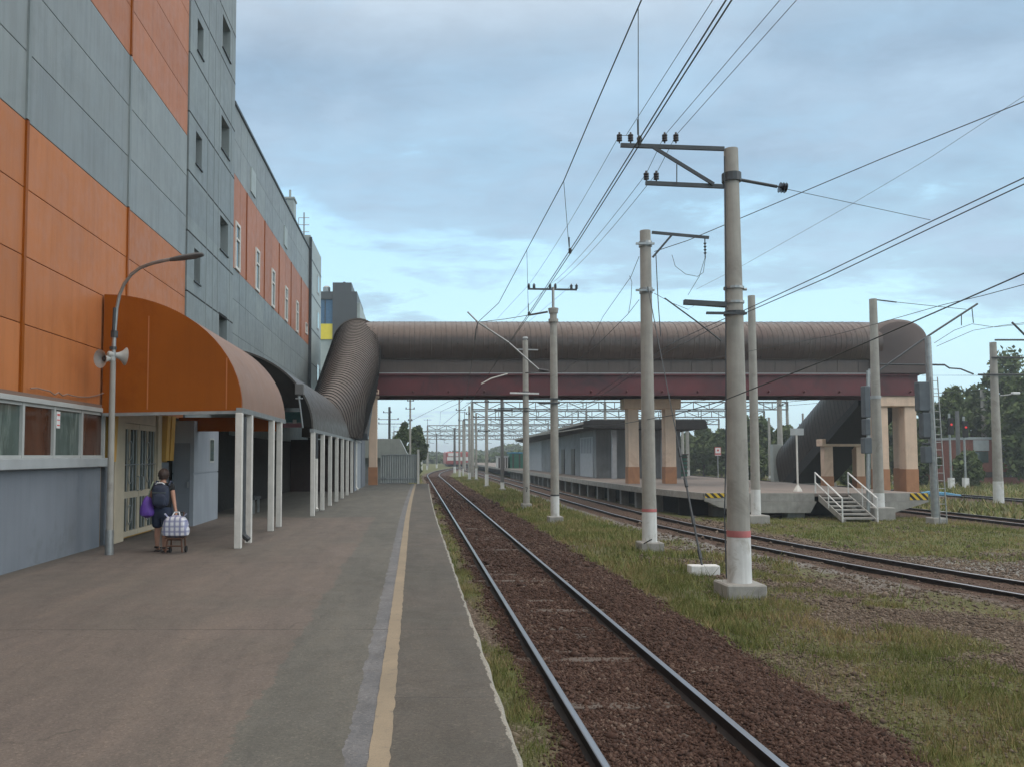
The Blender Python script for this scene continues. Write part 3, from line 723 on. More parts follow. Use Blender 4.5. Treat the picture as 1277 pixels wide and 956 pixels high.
# kiosk block protruding beyond the doors
k0 = thing('kiosk', 'pale blue grey plastered kiosk with a small square window under the canopies', 'kiosk', (-5.8, 22.7, 0))
m = MB(); m.box(-5.998, -5.47, 20.95, 23.55, 0, 1.28); m.box(-5.998, -5.47, 20.95, 23.55, 1.31, 2.6); m.box(-5.99, -5.49, 20.97, 23.53, 1.27, 1.32)
m.build('wall', m_plaster_lt, k0)
m = MB(); m.box(-5.475, -5.462, 22.55, 23.02, 1.55, 2.2); wo = m.build('window', m_frame, k0)
m = MB(); m.box(-5.464, -5.458, 22.59, 22.98, 1.6, 2.16); m.build('pane', m_glass, wo)
m = MB(); m.box(-5.96, -5.56, 20.93, 20.96, 0.02, 2.05); dk = m.build('door', m_plaster, k0)
m = MB(); m.box(-5.62, -5.59, 20.90, 20.935, 0.95, 1.1); m.build('handle', m_galv, dk)
# passage behind: side wall coloured black for the shade under canopy 2
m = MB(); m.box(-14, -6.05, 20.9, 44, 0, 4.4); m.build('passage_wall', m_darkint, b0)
m = MB(); m.box(-5.999, -2.95, 40.9, 41.1, 0, 2.5); m.build('passage_end_wall', m_maroonwall, b0)

# tower part
yt = [21.9, 22.3, 23.6, 24.9, 26.2, 27.45]
holes = [(25.55, 26.65, z) for z in (5.05, 8.05, 11.2, 14.4, 17.6)]; holes2 = [(22.6, 23.25, z) for z in (6.45, 9.68, 12.85, 16)]
m = MB(); m.box(-14, WX - 0.35, 21.9, 27.45, 0, 19); m.build('tower_core', m_gap, b0)


def wall_with_holes(m, y0, y1, z0, z1, holes, x, t):
    yc = sorted({y0, y1} | {h[0] for h in holes} | {h[1] for h in holes}); zc = sorted({z0, z1} | {h[2] for h in holes} | {h[3] for h in holes})
    for a, b_ in zip(yc[:-1], yc[1:]):
        for c_, d_ in zip(zc[:-1], zc[1:]):
            if any(h[0] <= a and h[1] >= b_ and h[2] <= c_ and h[3] >= d_ for h in holes): continue
            m.box(x - t, x, a, b_, c_, d_)


hs = [(a, b_, z, z + 1.05) for a, b_, z in holes] + [(a, b_, z, z + 0.9) for a, b_, z in holes2]
grooves = [6.05 + 1.6 * k for k in range(9)]
zr = [2.6] + [g_ for g_ in grooves if g_ < 19] + [19.0]
m = MB()
for z0, z1 in zip(zr[:-1], zr[1:]):
    hh = [(a, b_, max(c_, z0 + 0.02), min(d_, z1 - 0.02)) for a, b_, c_, d_ in hs if d_ > z0 + 0.02 and c_ < z1 - 0.02]
    wall_with_holes(m, 21.9, 27.45, z0 + 0.02, z1 - 0.02, hh, WX + 0.03, 0.36)
m.build('tower_wall', m_gpanel2, b0)
m = MB()
for y in (23.9, 24.7, 25.3, 26.95): m.box(WX + 0.025, WX + 0.037, y - 0.012, y + 0.012, 2.6, 19)
m.build('tower_seam', m_gpanel, b0)
m = MB()
for z in grooves: m.box(WX - 0.25, WX + 0.034, 21.9 + 0.1, 27.45, z - 0.021, z + 0.021)
m.build('tower_groove', m_black, b0)
for a, b_, c_, d_ in hs:
    w = MB(); x = WX - 0.22
    for q in ((a, a + 0.05, c_, d_), (b_ - 0.05, b_, c_, d_), (a + 0.05, b_ - 0.05, c_, c_ + 0.05), (a + 0.05, b_ - 0.05, d_ - 0.05, d_)): w.box(x - 0.05, x, q[0], q[1], q[2], q[3])
    wo = w.build('window', m_frame, b0); p = MB(); p.box(x - 0.03, x - 0.02, a + 0.05, b_ - 0.05, c_ + 0.05, d_ - 0.05); p.build('pane', m_glass, wo)
    s = MB(); s.box(WX - 0.2, WX + 0.07, a - 0.03, b_ + 0.03, c_ - 0.035, c_ - 0.001); s.build('sill', m_steel, wo)

# long rear part with the orange band
ycol = [27.5] + [29.7 + 3.6 * i for i in range(5)] + [47.4]
m = MB(); m.box(-14, WX - 0.06, 27.46, 47.4, 0, 13.3); m.build('rear_core', m_gap, b0)
yfine = sorted(ycol + [(a + b_) / 2 for a, b_ in zip(ycol[:-1], ycol[1:])])
m = MB(); panels(m, yfine, [2.4, 3.45, 4.6, 5.75, 6.9, 7.93], WX, gap=0.012); m.build('rear_grey_wall', m_gpanel2, b0)
m = MB(); panels(m, yfine, [7.93, 11.1], WX, gap=0.012); m.build('rear_orange_wall', m_orange2, b0)
m = MB(); panels(m, yfine, [11.1, 12.25, 13.4], WX, gap=0.012); m.build('rear_upper_wall', m_gpanel, b0)
m = MB()
for y in ycol[1:-1]: m = MB(); m.box(WX - 0.01, WX + 0.03, y - 0.05, y + 0.05, 7.95, 11.08); m.build('joint_cover', m_orange_dk, b0)
m = MB(); m.box(-14, WX + 0.05, 27.46, 47.45, 13.4, 13.5); m.build('parapet_cap', m_steel, b0)
for y in (28.15, 31.75, 35.3, 38.95, 42.6, 46.3):
    w = MB(); zt_, zb_ = (9.55, 7.95) if y < 46 else (9.0, 8.4); hw = 0.38
    for q in ((y - hw, y - hw + .1, zb_, zt_), (y + hw - .1, y + hw, zb_, zt_), (y - hw + .1, y + hw - .1, zb_, zb_ + .1), (y - hw + .1, y + hw - .1, zt_ - .1, zt_), (y - hw + .1, y + hw - .1, (zb_ + zt_) / 2 + .2, (zb_ + zt_) / 2 + .27)): w.box(WX - 0.02, WX + 0.05, *q)
    wo = w.build('window', m_whitepost, b0); p = MB(); p.box(WX - 0.01, WX + 0.012, y - hw + .1, y + hw - .1, zb_ + .1, zt_ - .1); p.build('pane', m_glass, wo)
for y in (30.75, 38.6):
    w = MB(); w.box(WX - 0.02, WX + 0.04, y - 0.45, y + 0.45, 11.35, 12.25); w.build('window', m_gpale, b0)
m = MB(); m.box(-14, WX + 0.06, 47.45, 53, 0, 14.25); m.build('rear_end_wall', m_gpale, b0)
m = MB()
for z in (3, 5, 7, 9, 11, 13): m.box(WX + 0.02, WX + 0.075, 47.44, 53.01, z - .03, z + .03)
m.box(WX + 0.02, WX + 0.16, 47.3, 47.46, 2.5, 14.1); m.build('seam', m_steel, b0)
for z in (6.2, 9.4, 11.6):
    w = MB(); w.box(WX, WX + 0.09, 50.8, 51.8, z, z + 1.1); wo = w.build('window', m_frame, b0); p = MB(); p.box(WX + 0.085, WX + 0.097, 50.87, 51.73, z + .07, z + 1.03); p.build('pane', m_glass, wo)
c_ = MB(); c_.box(-7.2, -6.6, 37.2, 37.9, 13.3, 14.6); c_.box(-7.25, -6.55, 37.15, 37.95, 14.6, 14.7); c_.build('chimney', m_gpale, b0)
c_ = MB(); c_.box(-7.0, -6.35, 43.6, 44.5, 13.3, 15.15); c_.box(-7.05, -6.3, 43.55, 44.55, 15.15, 15.25); c_.tube([(-6.6, 44, 15.25), (-6.6, 44, 15.75)], 0.06, 6); c_.build('chimney', m_gpale, b0)
for yy_, l_ in ((46.6, 'antenna'),):
    c_ = MB(); c_.tube([(-6.2, yy_, 13.4), (-6.2, yy_, 15.3)], 0.04, 6)
    for z in (14.2, 14.6, 15.0): c_.tube([(-6.5, yy_, z), (-5.9, yy_, z)], 0.02, 5)
    c_.tube([(-6.5, yy_, 13.5), (-6.5, yy_, 15.0)], 0.02, 5); c_.build('antenna', m_galv, b0)
# loose cable on the orange wall
m = MB(); pts = [at(px, py, X=-5.93) for px, py in ((38, 484), (46, 483.5), (55, 486), (62, 487.5), (68, 492), (73, 489), (78, 493), (84, 491), (90, 493), (98, 494.5), (110, 495), (120, 493), (133, 488))]
m.tube(pts, 0.012, 5); tag(m.build('loose_cable', m_brownroof), 'loose cable drooping along the orange wall above the windows', 'cable')


# ================================================================== CANOPIES
def arch(xw, xe, ze, zt, n=18):
    return [(xw + (xe - xw) * math.sin(t), ze + (zt - ze) * math.cos(t)) for t in np.linspace(0, PI / 2, n)]


A1 = arch(-5.95, -3.29, 2.64, 4.82)
c1 = thing('entrance_canopy', 'brown barrel canopy with an orange front over the doors', 'canopy', (-4.6, 18.6, 0))
m = MB(); out = A1; inn = arch(-5.95, -3.33, 2.64, 4.77)
m.loft([[(x, y, z) for x, z in out] + [(x, y, z) for x, z in reversed(inn)] for y in (16.12, 17.9, 19.6, 21.4)]); m.build('roof', m_brownroof, c1, smooth=30)
m = MB(); lo_ = arch(-5.94, -3.35, 2.64, 4.74); lo2 = arch(-5.94, -3.36, 2.64, 4.72)
m.loft([[(x, y, z) for x, z in lo_] + [(x, y, z) for x, z in reversed(lo2)] for y in (16.13, 21.2)]); m.build('lining', m_orange, c1, smooth=30)
m = MB(); m.prism([(x, z) for x, z in A1[:-1]] + [(-3.3, 2.60), (-5.95, 2.55)], 16.05, 16.11)
m.build('front_panel', m_orange_dk, c1)
m = MB()
for x0 in (-5.1, -3.6): m.box(x0, x0 + 0.02, 16.043, 16.05, 2.62, 4.4 if x0 < -5 else 3.6)
m.build('panel_seam', m_orange, c1)
m = MB(); m.box(-5.94, -3.36, 21.25, 21.35, 2.35, 2.7); m.build('inner_panel', m_orange_dk, c1)
m = MB(); m.bar((-3.33, 16.0, 2.60), (-3.33, 21.4, 2.60), 0.12, 0.10); m.bar((-5.95, 16.08, 2.52), (-3.4, 16.08, 2.57), 0.06, 0.06); m.build('eave_beam', m_galv, c1)
for y in (16.0, 16.98, 19.6, 20.75):
    m = MB(); m.box(-3.39, -3.26, y - 0.065, y + 0.065, 0, 2.55); m.build('post', m_whitepost, c1, bevel=0.008)
m = MB(); m.tube([(-3.33, 16.45, 2.5), (-3.33, 16.45, 0.32), (-3.30, 16.42, 0.2), (-3.2, 16.4, 0.12)], 0.055, 8); m.build('downpipe', m_steel, c1, smooth=True)

A2 = arch(-5.95, -2.93, 2.52, 4.9)
c2 = thing('passage_canopy', 'long dark barrel canopy on a row of white posts', 'canopy', (-4.4, 32, 0))
m = MB(); inn = arch(-5.95, -2.98, 2.52, 4.84)
m.loft([[(x, y, z) for x, z in A2] + [(x, y, z) for x, z in reversed(inn)] for y in (24.4, 28, 32, 36, 41.1)]); m.build('roof', m_darkroof, c2, smooth=30)
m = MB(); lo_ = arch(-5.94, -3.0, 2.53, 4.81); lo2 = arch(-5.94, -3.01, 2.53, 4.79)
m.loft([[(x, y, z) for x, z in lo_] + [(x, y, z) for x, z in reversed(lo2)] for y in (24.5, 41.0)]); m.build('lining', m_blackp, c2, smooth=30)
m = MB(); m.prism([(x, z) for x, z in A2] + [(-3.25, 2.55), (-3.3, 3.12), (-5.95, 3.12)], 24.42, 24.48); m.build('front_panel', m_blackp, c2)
m = MB(); m.bar((-2.97, 24.35, 2.46), (-2.97, 41.0, 2.46), 0.12, 0.10); m.build('eave_beam', m_galv, c2)
for y in (24.45, 27.0, 29.4, 31.9, 34.4, 36.9, 39.5):
    m = MB(); m.box(-3.01, -2.88, y - 0.065, y + 0.065, 0, 2.41); m.build('post', m_whitepost, c2, bevel=0.008)
m = MB(); m.tube([(-2.95, 25.3, 2.4), (-2.95, 25.3, 1.65)], 0.06, 8); m.build('upper_downpipe', m_steel, c2, smooth=True)
m = MB(); m.tube([(-2.95, 25.3, 1.65), (-2.95, 25.3, 0.2), (-2.9, 25.22, 0.12)], 0.055, 8); m.build('lower_downpipe', m_whitepost, c2, smooth=True)
# lit sign box and strip at the passage mouth
s0 = thing('sign_board', 'teal sign board with a pink strip hanging at the passage mouth', 'sign', (-4.1, 26.5, 2.6))
m = MB(); m.box(-4.95, -3.55, 26.4, 26.5, 2.78, 3.1); m.build('face', m_teal, s0); m = MB(); m.box(-4.95, -3.2, 26.36, 26.5, 2.62, 2.75); m.build('strip', m_pink, s0)
m = MB(); m.box(-4.9, -4.2, 26.3, 26.36, 2.76, 2.81); m.tube([(-3.75, 26.33, 2.74), (-3.75, 26.33, 2.86)], 0.06, 8); m.build('lamp', m_signwhite, s0)
# floodlight in front of the second canopy
f0 = thing('floodlight', 'small box floodlight on a leaning bracket by the dark canopy', 'lamp', tuple(at(377, 533, Y=24.2)))
p1 = at(377.5, 533, Y=24.2); p2 = at(373, 497, Y=24.15)
m = MB(); m.tube([p1, p2], 0.025, 6); m.build('stem', m_galv, f0); m = MB(); m.box(p2.x - .1, p2.x + .1, p2.y - .05, p2.y + .05, p2.z, p2.z + .025); m.tube([p2, (p2.x, p2.y, p2.z + .1)], .04, 8); m.build('bracket', m_trim, f0)
m = MB(); m.box(p2.x - .11, p2.x + .13, p2.y - .1, p2.y + .1, p2.z + .11, p2.z + .42); m.build('housing', m_poledark, f0, bevel=.015)
# bench deep in the passage
bn0 = thing('bench', 'dark bench standing back under the first canopy', 'bench', (-4.9, 25.6, 0))
m = MB(); m.box(-5.25, -4.75, 25.2, 26.2, 0.42, 0.5); m.build('seat', m_steel, bn0)
for yy_ in (25.3, 26.1):
    m = MB(); m.box(-5.22, -5.16, yy_ - .03, yy_ + .03, 0, .42); m.build('leg', m_galv, bn0); m = MB(); m.box(-4.84, -4.78, yy_ - .03, yy_ + .03, 0, .42); m.build('leg', m_galv, bn0)
m = MB(); m.box(-5.3, -5.25, 25.2, 26.2, 0.5, 0.85); m.build('backrest', m_steel, bn0)

# pale box at the end of the passage, under the tube
x0 = thing('service_box', 'pale blue grey panelled box under the stair tube', 'kiosk', (-3.9, 45, 0))
m = MB(); m.box(-4.9, -2.9, 41.15, 45.5, 0, 2.42); m.build('wall', m_plaster_lt, x0); m = MB(); m.box(-4.9, -2.85, 45.5, 48.7, 0, 2.7); m.build('rear_wall', m_plaster, x0)
m = MB(); m.box(-4.95, -2.86, 41.1, 45.5, 2.42, 2.5); m.build('roof', m_trim, x0)
m = MB(); m.tube([(-2.86, 41.4, 2.4), (-2.86, 41.4, 0.2), (-2.75, 41.2, 0.08)], 0.05, 8); m.build('downpipe', m_whitepost, x0)

# ================================================================== FOOTBRIDGE
fb = thing('footbridge', 'enclosed brown tubular footbridge on maroon girders across all the tracks', 'footbridge', (12, 51, 0))
YF, YB = 49.3, 53.4; XL, XR = -3.4, 27.3; ZB, ZG, ZS, ZT = 5.25, 6.55, 7.4, 9.88
YC = (YF + YB) / 2


def tube_profile(w2, zb, zs, zt, bulge=0.28, n=22):
    """(offset across, z): vertical skirt to zs, then a rounded bulging hood"""
    hood = []
    zc = zs + (zt - zs) * 0.42
    for t in np.linspace(-0.62, PI + 0.62, n):
        hood.append(((w2 + bulge) * math.cos(t) * (1 if abs(math.cos(t)) < 1 else 1), zc + (zt - zc) * math.sin(t) if math.sin(t) > 0 else zc + (zc - zs) / math.sin(0.62) * math.sin(t)))
    return hood


hood = tube_profile(2.05, ZG, ZS, ZT)
m = MB(); rings = []
x = XL; step = 0.62
while x < XR - 0.1:
    for dx_, k in ((0.0, 1.0), (0.045, 1.0), (0.06, 0.995), (step - 0.015, 0.995)):
        rings.append([(x + dx_, YC - a * k, ZS + (z - ZS) * k) for a, z in hood])
    x += step
m.loft(rings); m.build('hood', m_tubeb, fb, smooth=25)
m = MB(); x = XL + 0.3
while x < XR - .1: m.tube([(x, YC - a * 1.004, z) for a, z in hood], .009, 4); x += step
m.build('seam', m_gap, fb)
m = MB(); x = XL
m.box(XL, XR, YF + 0.32, YB - 0.32, ZG, ZS + 0.25)
while x < XR: m.box(x, x + 0.03, YF + 0.295, YF + 0.32, ZG + 0.1, ZS + 0.2); x += 1.24
m.build('skirt', m_skirt, fb)
m = MB(); m.box(XL, XR, YF - 0.02, YF + 0.5, ZG - 0.028, ZG + 0.012); m.build('flashing', m_trim, fb)
m = MB()
m.box(XL, XR + 2.5, YF, YF + 0.42, ZG - 0.13, ZG - 0.031); m.box(XL, XR + 2.5, YF + 0.18, YF + 0.24, ZB + 0.06, ZG - 0.13); m.box(XL, XR + 2.5, YF, YF + 0.42, ZB, ZB + 0.06)
m.build('girder', m_maroon, fb)
m = MB(); m.box(XL, XR + 2.5, YB - .42, YB, ZG - 0.13, ZG - 0.031); m.box(XL, XR + 2.5, YB - .24, YB - .18, ZB + 0.06, ZG - 0.13); m.box(XL, XR + 2.5, YB - .42, YB, ZB, ZB + 0.06); m.build('girder', m_maroon, fb)
m = MB(); x = XL + 1
while x < XR + 2: m = MB(); m.tube([(x + .2, YF + .16, ZB + 0.2), (x + .2, YF - .02, ZB + 0.28)], 0.05, 6); m.build('lug', m_maroon, fb); x += 2.1
m = MB(); m.box(XL, XR + 2.5, YF + 0.45, YB - 0.45, ZB + 0.55, ZB + 0.8); m.build('deck', m_steel, fb)
for px, py in ((645, 410),):
    pass
# right end block: a hood turned towards the descending stair
prof = [(a * 0.78, z) for a, z in tube_profile(2.05, ZG, ZG + 0.02, ZT + 0.16, 0.12, 24)]
XE = 28.75
m = MB(); ep = [(XE + 1.68, ZG), (XE + 1.68, 8.6)] + [(XE + 1.68 * math.cos(t), 8.6 + 1.22 * math.sin(t)) for t in np.linspace(0.1, PI - 0.1, 16)] + [(XE - 1.68, 8.6), (XE - 1.68, ZG)]
epi = lambda k: [(XE + (a - XE) * k, ZG + (z - ZG) * (1 - (1 - k) * .9)) for a, z in ep]
m.loft([[(a, y_, z) for a, z in epi(k)] for y_, k in ((YF - .12, .86), (YF - .05, .93), (YF + .12, .98), (YF + .4, 1), (YB + .2, 1))]); m.build('end_block', m_tubec, fb, smooth=30)



def stair_tube(name, xc, w2, pts, mat, ribs, label, side=None, zmin=-9, seamr=.022):
    """an inclined hood following pts (y, z of the floor); ribs are real steps in the shell"""
    t = thing(name, label, 'stair tube', (xc, pts[-1][0], 0))
    (y0, z0), (y1, z1) = pts; L = math.hypot(y1 - y0, z1 - z0); n = int(L / ribs)
    prof = [(w2 * .84, 0.0), (w2 * .93, .8), (w2, 1.7)] + [(w2 * math.cos(a), 1.9 + 1.55 * math.sin(a)) for a in np.linspace(0.05, PI - 0.05, 20)] + [(-w2, 1.7), (-w2 * .93, .8), (-w2 * .84, 0.0)]
    m = MB(); rings = []; seams = MB()
    def ring(s_, k):
        y = y0 + (y1 - y0) * s_; zz = z0 + (z1 - z0) * s_; xr, xl = side(y) if side else (xc + w2, xc - w2)
        c_ = (xr + xl) / 2; w_ = (xr - xl) / 2 / w2
        return [(c_ + a * k * w_, y, max(zz + 1.0 + (z - 1.0) * k, zmin)) for a, z in prof]
    for i in range(n + 1): rings.append(ring(i / n, 1.0)); 
    for i in range(n): seams.tube(ring((i + .5) / n, 1.006), seamr, 5)
    m.loft(rings); m.build('shell', mat, t, smooth=30); seams.build('rib', m_black if seamr < .03 else m_gap, t)
    return t


lt = stair_tube('stair_tube', -3.45, 1.5, [(50.5, 6.45), (37.0, 0.75)], m_tube, 0.34, 'ribbed brown stair tube dropping from the bridge to the dark canopy', side=lambda y: (float(np.interp(y, [37, 41, 47], [-3.05, -2.36, -1.97])), -4.95), zmin=2.56)
m = MB(); m.prism([(49.2, 5.3), (49.2, 5.85), (42.0, 2.83), (42.0, 2.55), (42.6, 2.5)], -4.7, -2.35, 'yz'); m.build('floor', m_steel, lt)
m = MB(); ep = [(-3.45 + 1.52, 6.4), (-3.45 + 1.52, 8.35)] + [(-3.45 + 1.52 * math.cos(t), 8.35 + 1.62 * math.sin(t)) for t in np.linspace(0.1, PI - 0.1, 16)] + [(-3.45 - 1.52, 8.35), (-3.45 - 1.52, 6.4)]
m.prism(ep, 50.4, 53.5); m.build('landing', m_tube, lt, smooth=30)
rt = stair_tube('stair_tube', 29.8, 1.65, [(53.4, 5.45), (65.5, -0.6)], m_stairdk, 0.5, 'dark stair tube descending away from the far end of the bridge', seamr=.008)
m = MB(); m.prism([(53.4, 4.9), (53.4, 5.4), (65.5, -0.65), (65.5, -1.15), (64.5, -1.15)], 28.3, 31.4, 'yz'); m.build('floor', m_black, rt)
m = MB(); m.box(28.1, 31.6, 63.0, 66.4, -1.3, -0.3); m.build('footing', m_conc, rt)
m = MB(); m.box(28.0, 28.7, 65.6, 66.2, -0.3, 2.6); m.build('door_frame', m_gpale, rt)


def portal(label, xa, xb, y, zbase, ztop, cw, capx0, capx1, caph, zred, dy=0.7, cat='bridge pier'):
    t = thing('bridge_pier', label, cat, ((xa + xb) / 2, y, zbase))
    for x in (xa, xb):
        m = MB(); m.box(x - cw / 2, x + cw / 2, y - dy / 2, y + dy / 2, zbase, ztop - caph)
        c = m.build('column', m_cream, t, bevel=0.03)
        m = MB(); m.box(x - cw / 2 - 0.012, x + cw / 2 + 0.012, y - dy / 2 - 0.012, y + dy / 2 + 0.012, zbase, zred); m.build('painted_base', m_creambase, c)
    m = MB(); m.box(capx0, capx1, y - dy / 2 - 0.15, y + dy / 2 + 0.15, ztop - caph, ztop); m.build('cap', m_cream, t, bevel=0.04)
    return t


portal('peach concrete pier with two columns on the island platform by the shed', 13.55, 15.85, 52.4, 0.0, 5.24, 0.68, 12.95, 16.5, 0.62, 1.03)
p2_ = portal('peach concrete pier at the far end of the bridge beside the signal mast', 27.65, 29.35, 49.9, -1.2, 5.24, 0.72, 27.2, 30.6, 0.62, 0.93)
m = MB(); m.box(29.75, 30.35, 51.5, 52.2, -1.2, 5.2); c = m.build('column', m_cream, p2_, bevel=0.03); m = MB(); m.box(29.74, 30.362, 51.488, 52.212, -1.2, .95); m.build('painted_base', m_creambase, c)
portal('low peach pier carrying the dark stair tube', 28.55, 30.75, 58.2, -1.2, 2.85, 0.6, 28.05, 31.2, 0.5, 0.3, 0.6)
portal('slim pier column under the landing at the platform gate', -2.45, -4.2, 49.8, 0.0, 5.6, 0.5, -4.6, -2.1, 0.5, 1.05, 0.5)

# ================================================================== GATE AND LITTLE GREY BUILDING
g0 = thing('sheet_gate', 'grey corrugated sheet gate closing off the end of the platform', 'gate', (-0.9, 52, 0))
m = MB(); pts = []
n = 64
for i in range(n + 1):
    xg = -2.1 + 2.25 * i / n; pts.append((xg, 52.0 + (0.03 if (i // 2) % 2 else 0.0)))
m.add([(a, b_, 0.06) for a, b_ in pts] + [(a, b_, 1.78) for a, b_ in pts] + [(a, b_ + .01, 0.06) for a, b_ in pts] + [(a, b_ + .01, 1.78) for a, b_ in pts], [(i, i + 1, n + 1 + i + 1, n + 1 + i) for i in range(n)] + [(2 * n + 2 + i, 3 * n + 3 + i, 3 * n + 4 + i, 2 * n + 3 + i) for i in range(n)])
m.build('sheet', m_gate, g0, fixn=False)
m = MB(); m.box(-2.1, 0.15, 51.95, 51.99, 0.28, 0.36); m.box(-2.1, 0.15, 51.95, 51.99, 1.74, 1.8); m.build('rail', m_galv, g0)
m = MB(); m.box(0.16, 0.30, 51.9, 52.04, 0, 2.1); m.build('post', m_whitepost, g0)
h0 = thing('grey_shed', 'small grey gable roofed building behind the sheet gate', 'building', (-2.8, 66, -1.2))
m = MB(); m.box(-4.6, -0.5, 62, 70, -1.2, 1.6); m.build('wall', m_shedwall, h0)
m = MB(); m.prism([(-4.9, 1.55), (-0.2, 1.55), (-0.6, 1.95), (-1.1, 2.95), (-4.6, 2.95)], 61.6, 70.4); m.build('roof', m_gate, h0)

# ================================================================== FAR BLUE BUILDING
h1 = thing('office_block', 'dark grey office block with blue glass and a yellow band behind the stair tube', 'building', (-10, 120, 0))
m = MB(); m.box(-10.8, -7.6, 110, 124, 0, 23.2); m.build('wall', m_darkgreyb, h1)
m = MB(); m.box(-20, -10.81, 110.2, 124, 16.9, 18.95); m.build('yellow_wall', m_yellow, h1)
m = MB(); m.box(-20, -10.81, 110.4, 124, 0, 16.89); m.build('lower_wall', m_gpale, h1)
m = MB(); m.box(-20, -10.81, 110.0, 124, 22.2, 23.2); m.build('roof_band', m_darkgreyb, h1)
m = MB(); m.box(-20, -10.81, 110.3, 124, 18.96, 22.19); m.build('glass_wall', m_glassblue, h1)
m = MB()
for x in (-11.8, -12.8): m.box(x - .05, x + .05, 110.2, 110.3, 18.97, 22.19)
m.build('mullion', m_darkgreyb, h1)
m = MB(); m.box(-7.59, -7.2, 110.4, 124, 0, 21.8); m.build('side_wall', m_gpale, h1)
m = MB(); m.box(-10.9, -8.4, 111, 118, 23.2, 24.6); m.box(-9.6, -9.3, 112, 113, 24.6, 24.9); m.build('plant_room', m_darkgreyb, h1)
m = MB(); m.lathe((-11.8, 112, 23.2), [(0, .5), (.9, .5), (1.1, .3)], 12); m.build('roof_tank', m_galv, h1)

# ================================================================== ISLAND PLATFORM
ip = thing('island_platform', 'raised island platform of concrete slabs with striped corners', 'platform', (16, 60, -1.2)); ip['kind'] = 'structure'
edge = [(38.75, 13.26), (42, 12.75), (46, 12.35), (52, 12.1), (60, 12.0), (90, 12.0), (200, 12.0)]
re_ = [(38.75, 23.7), (200, 23.7)]
m_ideck = M('worn brown grey asphalt', (0.20, 0.165, 0.145), 0.9, var=0.15, scale=0.8, c2=(0.16, 0.14, 0.125), patch=0.5, bump=0.2)
poly = [(x, y) for y, x in edge] + [(23.6, 200), (23.6, 100), (23.6, 70), (23.6, 50), (23.6, 38.75)]
m = MB(); m.prism(poly, -0.14, 0.0, 'xy'); m.build('deck', m_ideck, ip)
m = MB()
for (ya, xa), (yb, xb) in zip(edge[:-1], edge[1:]):
    nseg = max(1, int((yb - ya) / 5.9))
    for k in range(nseg):
        a = (xa + (xb - xa) * k / nseg, ya + (yb - ya) * k / nseg + 0.02); b_ = (xa + (xb - xa) * (k + 1) / nseg, ya + (yb - ya) * (k + 1) / nseg - 0.02)
        m.bar((a[0] + .02, a[1], -0.135), (b_[0] + .02, b_[1], -0.135), 0.14, 0.31)
m.build('edge_beam', m_conc, ip)
m = MB(); m.box(13.3, 18.35, 38.66, 38.74, -0.36, 0.012); m.box(20.05, 23.6, 38.66, 38.74, -0.36, 0.012); m.build('front_beam', m_conc, ip)
m = MB()
m.prism([(13.4, -0.37), (18.4, -0.37), (18.1, -0.88), (15.5, -0.88), (13.9, -0.62)], 38.55, 39.0); m.prism([(20.0, -0.37), (23.6, -0.37), (22.0, -0.86), (20.0, -0.86)], 38.55, 39.0)
m.build('cross_beam', m_conc, ip)
for x, y, w in ((17.6, 38.9, .8), (20.9, 38.7, .9), (14.6, 40.5, .6)):
    m = MB(); m.box(x - w / 2, x + w / 2, y, y + .6, -1.3, -0.86 if y < 40 else -0.36); m.build('pier', m_conc, ip)
for y in np.arange(45, 110, 3.0):
    x = float(np.interp(y, [e[0] for e in edge], [e[1] for e in edge])); m = MB(); m.box(x + 0.35, x + 0.8, y, y + 0.4, -1.3, -0.14); m.build('pier', m_conc, ip)
m = MB(); m.box(13.0, 22.6, 41.5, 41.7, -1.3, -0.14); m.build('void_shade', m_black, ip)  # black sheets standing in for the shade of the void under the deck
m = MB(); m.box(13.6, 13.8, 41.7, 180, -1.3, -0.145); m.build('void_shade', m_black, ip)
m = MB(); m.box(13.32, 14.2, 38.645, 38.66, -0.2, 0.013); m.build('hazard_stripe', m_haz, ip)
m = MB(); m.box(22.75, 23.58, 38.645, 38.66, -0.3, 0.013); m.build('hazard_stripe', m_haz, ip)

# platform stair
st0 = thing('platform_stair', 'short concrete stair with white railings down from the island platform', 'stairs', (19.2, 37.6, -1.2))
m = MB()
for k in range(6):
    z = -0.17 - 0.155 * k; y = 38.62 - 0.36 * k; m.box(18.55, 19.85, y - 0.42, y, z - 0.07, z)
m.build('tread', m_conc, st0)
m = MB()
for x in (18.5, 19.87): m = MB(); m.prism([(38.6, -0.05), (38.6, -0.35), (36.35, -1.2), (36.3, -1.2), (36.3, -1.0)], x, x + 0.05, 'yz'); m.build('stringer', m_conc, st0)
for x in (18.45, 19.97):
    m = MB()
    m.tube([(x, 38.75, 0.0), (x, 38.75, 0.95), (x, 36.35, -0.1), (x, 36.35, -1.15)], 0.035, 6); m.tube([(x, 38.75, 0.5), (x, 36.35, -0.55)], 0.025, 6); m.tube([(x, 37.55, -.6), (x, 37.55, .45)], .025, 6); m.build('railing', m_white, st0)

